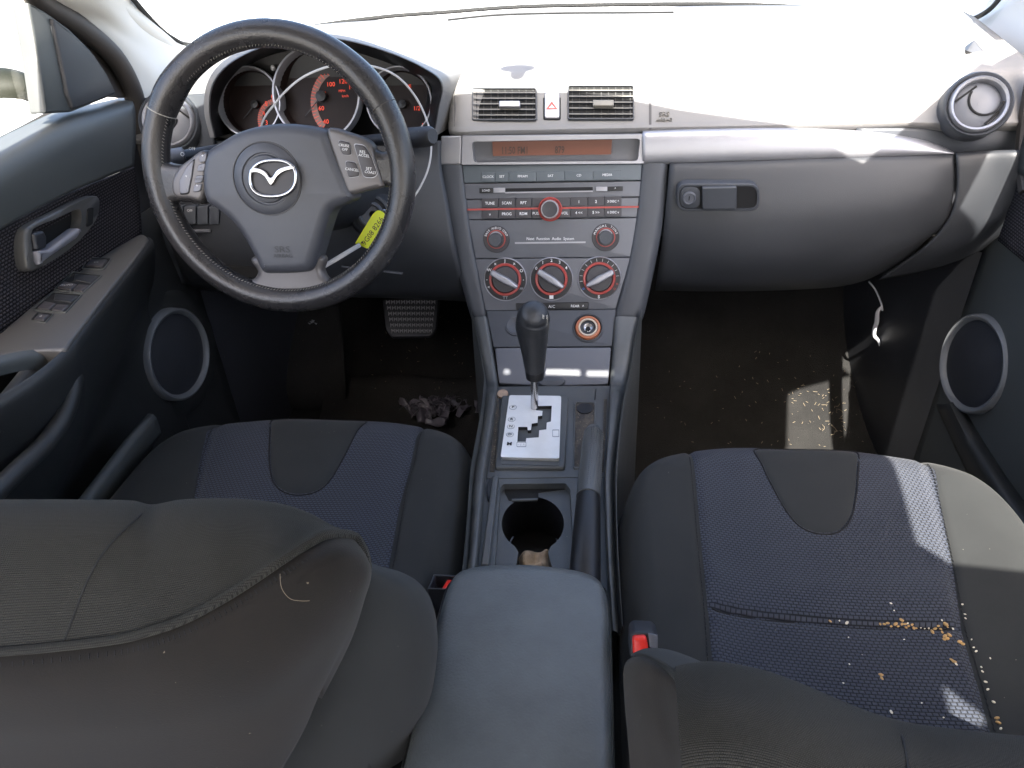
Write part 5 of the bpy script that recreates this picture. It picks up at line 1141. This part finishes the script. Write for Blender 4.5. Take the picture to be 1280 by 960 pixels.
# mirror corner, seal, frame
g = MB(); T_ = [(40, 2), (62, 14), (92, 36), (118, 62), (136, 88), (150, 118), (120, 130), (95, 140), (62, 142), (52, 70)]
g.prism(DL.pts(fil(T_, 3)), DL.N, -.03, -.006, 'door', .004); g.prism(DL.pts([(62, 14), (92, 20), (150, 66), (172, 122), (150, 120), (118, 62)]), DL.N, -.036, -.02, 'rubber'); cv = g.build('mirror_corner_cover', LD)
g = MB(); g.prism(DL.pts(fil([(66, 22), (95, 44), (118, 68), (134, 92), (146, 117), (118, 128), (93, 137), (86, 120), (76, 70)], 3)), DL.N, -.008, .0, 'knee', .004); c = DL.on(128, 106, .0); r = wpx(c, 1)
g.lathe(c, (1, 0, 0), [(r*20, -.001), (r*19, .006), (r*12, .009), (.0005, .010)], 'knee', 32, sx=1); g.build('tweeter_cover', cv)
g = MB(); g.tube(xt([(18, -40, -.735), (30, 20, -.735), (42, 80, -.735), (57, 140, -.735)]), .007, 'pillar', 8); g.tube(xt([(30, -40, -.725), (38, 10, -.725), (50, 75, -.725), (66, 141, -.725)]), .006, 'rubber', 8)
g.tube(xt([(-120, 246, -.765), (-20, 188, -.765), (30, 162, -.765), (62, 144, -.765)]), .006, 'rubber', 8); g.build('window_frame', LD)
g = MB(); g.add([P(-200, 300, X=-.75), P(64, 140, X=-.75), P(30, -60, X=-.75), P(-200, -150, X=-.75)], [(0, 1, 2, 3)], 'glass'); g.build('window_pane', LD)
# right door
RDR = thing('front_door', 'right front door with oval speaker beside the passenger seat', 'car door', (.74, .7, .0))
g = MB(); g.surf([[Vector((x, y, z)) for y in (1.17, 1.0, .8, .5, .2)] for x, z in ((.735, .895), (.725, .893), (.712, .882), (.705, .84), (.71, .79))], 'door', 4, 4); g.build('upper_trim', RDR, solid=.005, smooth=70)
g = MB(); g.surf([[Vector((.715, y, z)) for y in (1.165, 1.0, .8, .5, .2)] for z in (.79, .72, .68)], 'doorfab', 3, 3); g.build('cloth_insert', RDR, solid=.004)
g = MB(); g.surf([[Vector((x+(.738-x)*k_, y, z)) for y, k_ in ((1.24, 1), (1.1, 1), (.95, .8), (.8, .3), (.5, 0), (.2, 0))] for x, z in ((.69, .69), (.69, .67), (.72, .60), (.738, .5), (.740, .4), (.738, .30), (.738, .2), (.738, 0))], 'door', 4, 4); g.build('lower_panel', RDR, smooth=70, solid=.004)
spk(RDR, 1218, 455, .728, .085, (-1, -.12, .08), 'spkring')
g = MB(); g.surf(xrows([(.735, [(1196, 500), (1222, 545), (1252, 592), (1300, 660)]), (.71, [(1188, 505), (1212, 552), (1242, 602), (1285, 668)]), (.715, [(1172, 505), (1195, 556), (1222, 610), (1262, 680)])]), 'doord', 4, 4); g.build('pocket_edge', RDR, smooth=70, solid=.008)
g = MB(); g.tube(xt([(1296, 80, .72), (1284, 150, .72), (1280, 200, .72), (1285, 240, .72)]), .012, 'rubber', 8); g.build('door_seal', RDR)

# ================================================================== PILLARS, GLASS, ROOF
AP1 = thing('windshield_pillar', 'pale left windshield pillar trim beside the steering wheel', 'pillar', (-.7, 1.2, .9))
lp_ = [[(-20, -120, .95), (20, -120, .98), (60, -120, 1.02), (100, -110, 1.08), (130, -100, 1.15)],
       [(52, -10, 1.08), (85, -10, 1.10), (118, -10, 1.14), (145, -8, 1.20), (166, -6, 1.28)],
       [(100, 22, 1.15), (125, 24, 1.18), (152, 26, 1.22), (178, 28, 1.30), (198, 34, 1.38)],
       [(136, 56, 1.20), (158, 58, 1.23), (180, 60, 1.28), (208, 58, 1.36), (232, 56, 1.44)],
       [(160, 95, 1.23), (180, 97, 1.26), (202, 98, 1.30), (232, 88, 1.40), (262, 72, 1.46)],
       [(172, 130, 1.24), (188, 132, 1.26), (208, 134, 1.29), (240, 120, 1.36), (275, 100, 1.44)]]
g = MB(); g.surf(prows(lp_), 'pillar', 6, 6); g.build('trim_cover', AP1, solid=.006, smooth=80)
g = MB(); g.tube(cat([P(a, b, Y=y) for a, b, y in ((10, -60, 1.0), (42, -6, 1.07), (98, 32, 1.14), (140, 68, 1.185), (160, 100, 1.21), (170, 130, 1.225), (176, 165, 1.23), (176, 215, 1.22), (180, 290, 1.2))], 6), .016, 'rubber', 12); g.build('door_seal', AP1)
g = MB(); g.tube(cat([P(a, b, Y=y) for a, b, y in ((140, -40, 1.17), (166, -2, 1.25), (196, 32, 1.34), (218, 49, 1.40), (240, 56, 1.45), (300, 52, 1.58), (360, 40, 1.68), (400, 31.5, 1.72), (480, 21, 1.75), (560, 15, 1.78), (650, 8.5, 1.8), (760, 6, 1.8), (860, 5, 1.8), (940, 6, 1.79), (1040, 11, 1.75), (1120, 18, 1.7), (1175, 24, 1.64), (1205, 26, 1.60), (1228, 18, 1.57), (1248, 0, 1.52), (1270, -40, 1.4))], 5), .0045, 'hole', 8)
tag(g.build('windshield_seal'), 'thin dark rubber seal along the base of the windshield', 'seal')
AP2 = thing('windshield_pillar', 'pale right windshield pillar trim above the passenger air vent', 'pillar', (.72, 1.2, .9))
rp = [[(1262, -90, 1.4), (1290, -100, 1.3), (1330, -110, 1.2), (1380, -110, 1.1)], [(1236, 2, 1.52), (1265, -10, 1.42), (1300, -18, 1.3), (1350, -20, 1.18)], [(1198, 25, 1.56), (1235, 22, 1.45), (1280, 24, 1.32), (1330, 30, 1.18)],
      [(1184, 42, 1.5), (1222, 48, 1.42), (1262, 66, 1.31), (1310, 80, 1.17)], [(1190, 62, 1.44), (1224, 82, 1.38), (1262, 115, 1.27), (1300, 140, 1.16)], [(1212, 90, 1.4), (1238, 115, 1.34), (1268, 150, 1.24), (1295, 190, 1.15)]]
rp = [[(a, b, y+.13) for a, b, y in r] for r in rp]; rp.append([(1222, 130, 1.55), (1246, 160, 1.5), (1274, 200, 1.40), (1298, 240, 1.30)])
g = MB(); g.surf(prows(rp), 'pillar', 6, 6); g.build('trim_cover', AP2, solid=.006, smooth=80)
g = MB(); DPl = Pl(P(1215, 72, Y=1.33), (1, .3, 0), (0, .6, .8)); g.prism(DPl.pts(fil([(1214, 52), (1238, 82), (1222, 78), (1203, 68)], 2)), DPl.N, -.01, .008, 'dash', .003)
for j in range(4): g.prism(DPl.pts([(1201+j*.5, 66+j*2.2), (1228+j, 78.2+j*1.2), (1228+j, 79+j*1.2), (1201+j*.5, 67+j*2.2)]), DPl.N, .008, .0095, 'hole')
g.build('grille_wedge', AP2)
g = MB(); g.add([(-.74, 1.45, .955), (0, 1.82, .96), (.74, 1.45, .955), (.60, .90, 1.265), (0, .96, 1.268), (-.60, .90, 1.265)], [(0, 1, 4, 5), (1, 2, 3, 4)], 'glass')
tag(g.build('windshield'), 'clear windshield glass above the sunlit dashboard', 'windshield')
RF = thing('car_roof', 'car roof and headliner out of view, edges and openings shaped for the sun patches', 'roof', (0, .3, ROOFZ))
fpb = [back(floor_pt(a, b)) for a, b in ((1066, 469), (1040, 475), (1002, 485), (987, 492), (984, 520), (986, 556))]
ro = [(-.66, -1.55), (-.67, .2), (-.675, .6), (-.68, .88), (-.40, .93), (-.197, .943), (-.034, .950), (.073, .946), (.166, .925), (.244, .901), (.409, .864), (.538, .789), (.70, .985), (.80, .93), (.76, .83), (.713, .797), (.700, .715), (.73, .69)]+[(p.x, p.y) for p in fpb]+[(.60, .25), (.566, .192), (.556, .107), (.541, .006), (.566, -.026), (.64, -.038), (.78, -.045), (.78, -.30), (.62, -.36), (.62, -1.55)]  # unseen roof outline, edges bent so sun and shadow borders land in place
sun_holes = [[back(P(a, b, Z=.5)) for a, b in ((1187, 859), (1214, 880), (1245, 902), (1243, 909), (1208, 921), (1202, 914))]]  # added openings in the unseen roof, cut only to pass small sun patches
for q in ([(680, 463), (724, 464), (725, 471), (679, 470)], [(734, 465), (766, 465), (765, 473), (733, 472)], [(631, 462), (637, 464), (637, 470), (630, 470)]): sun_holes.append([back(LOW.on(a, b)) for a, b in q])
def roof_mesh(g, z, m):
    loops = [[Vector((a, b, z)) for a, b in ro]]+[[Vector((p.x, p.y, z)) for p in h] for h in sun_holes]
    v = [p for l in loops for p in l]; g.add(v, [tuple(t) for t in tessellate_polygon(loops)], m)
g = MB(); roof_mesh(g, ROOFZ, 'headliner'); roof_mesh(g, ROOFZ+.004, 'headliner'); g.build('roof_panel', RF)
g = MB(); g.tube([(-.67, .9, 1.272), (-.69, 1.12, 1.12), (-.735, 1.42, .96)], .022, 'pillar', 10); g.tube([(.73, .96, 1.275), (.78, 1.15, 1.13), (.84, 1.40, .95)], .020, 'pillar', 10)
g.tube([(-.66, -1.5, 1.28), (-.67, .88, 1.28)], .012, 'pillar', 8); g.build('roof_frame', RF)
g = MB(); g.box((-.80, .2, .2), (.06, 4.2, 1.3), 'paint', bev=.01); g.box((.85, .2, .15), (.06, 4.2, 1.3), 'paint', bev=.01); g.box((.015, -1.85, .25), (1.5, .06, 1.3), 'paint', bev=.01); g.surf([[Vector((x, y, z)) for x in (-.8, -.4, 0, .4, .8)] for y, z in ((1.86, .93), (2.2, .90), (2.6, .82), (2.75, .6), (2.78, 0))], 'paint', 4, 4)
tag(g.build('car_body'), 'white outer bodywork and hood seen through the windshield', 'car body')
mp_ = P(647, 90, Y=1.32); mq_ = P(650, 106, Y=1.28)
RM_ = thing('rear_view_mirror', 'small dark rear view mirror hanging from the windshield top', 'mirror', tuple(back(mp_, 1.2)))
g = MB(); c = back(mp_, 1.20); g.ell(c, (.030, .012, .014), 'dark', seg=20, rings=10); g.build('mirror_housing', RM_, smooth=80)
g = MB(); g.tube([c+Vector((.004, -.005, .0)), c+Vector((.004, -.045, .02)), c+Vector((.004, -.05, .05))], [.013, .012, .010], 'dark', 12); g.build('mirror_arm', RM_)
# outside mirror
OM = thing('side_mirror', 'dark shelled outside mirror seen through the left window', 'side mirror', tuple(P(12, 112, X=-.92)))
c = P(0, 112, X=-.95); g = MB(); g.ell(c, (.07, .045, .035), 'mirror', seg=24, rings=14); g.build('mirror_shell', OM, smooth=80)
c2_ = P(2, 140, X=-.93); g = MB(); g.ell(c2_, (.06, .04, .022), 'paint', seg=20, rings=12); g.build('mirror_foot', OM, smooth=80)
g = MB(); g.box((-9, 7, .6), (.3, 14, 2.4), 'beige'); tag(g.build('garden_wall'), 'pale beige wall outside beyond the left window', 'wall')
# pale blurred post outside
# ================================================================== LIGHT
w = bpy.data.worlds.new('World'); SC.world = w; w.use_nodes = True; nt = w.node_tree; bg = nt.nodes['Background']
sky = nt.nodes.new('ShaderNodeTexSky'); sky.sky_type = 'NISHITA'; sky.sun_disc = False
toS = -SUN; el = math.asin(toS.z); az = math.atan2(toS.x, toS.y)
sky.sun_elevation = el; sky.sun_rotation = az; sky.air_density = .8; sky.dust_density = 4; sky.ozone_density = .5
nt.links.new(sky.outputs[0], bg.inputs[0]); bg.inputs[1].default_value = .15
ld = bpy.data.lights.new('sun', 'SUN'); ld.energy = 4.0; ld.angle = R(.5); ld.color = (1, .95, .87); lo = bpy.data.objects.new('sun', ld); COL.objects.link(lo); lo.rotation_euler = SUN.to_track_quat('-Z', 'Y').to_euler(); lo.location = (0, 0, 5)
SC.view_settings.view_transform = 'Standard'; SC.view_settings.look = 'None'; SC.view_settings.exposure = 2.7; SC.view_settings.gamma = 1
SC.render.engine = 'CYCLES'; SC.cycles.max_bounces = 10; SC.cycles.diffuse_bounces = 5; SC.cycles.transparent_max_bounces = 12; SC.cycles.sample_clamp_indirect = 4
for o in bpy.data.objects:
    if '_w' in o: del o['_w']
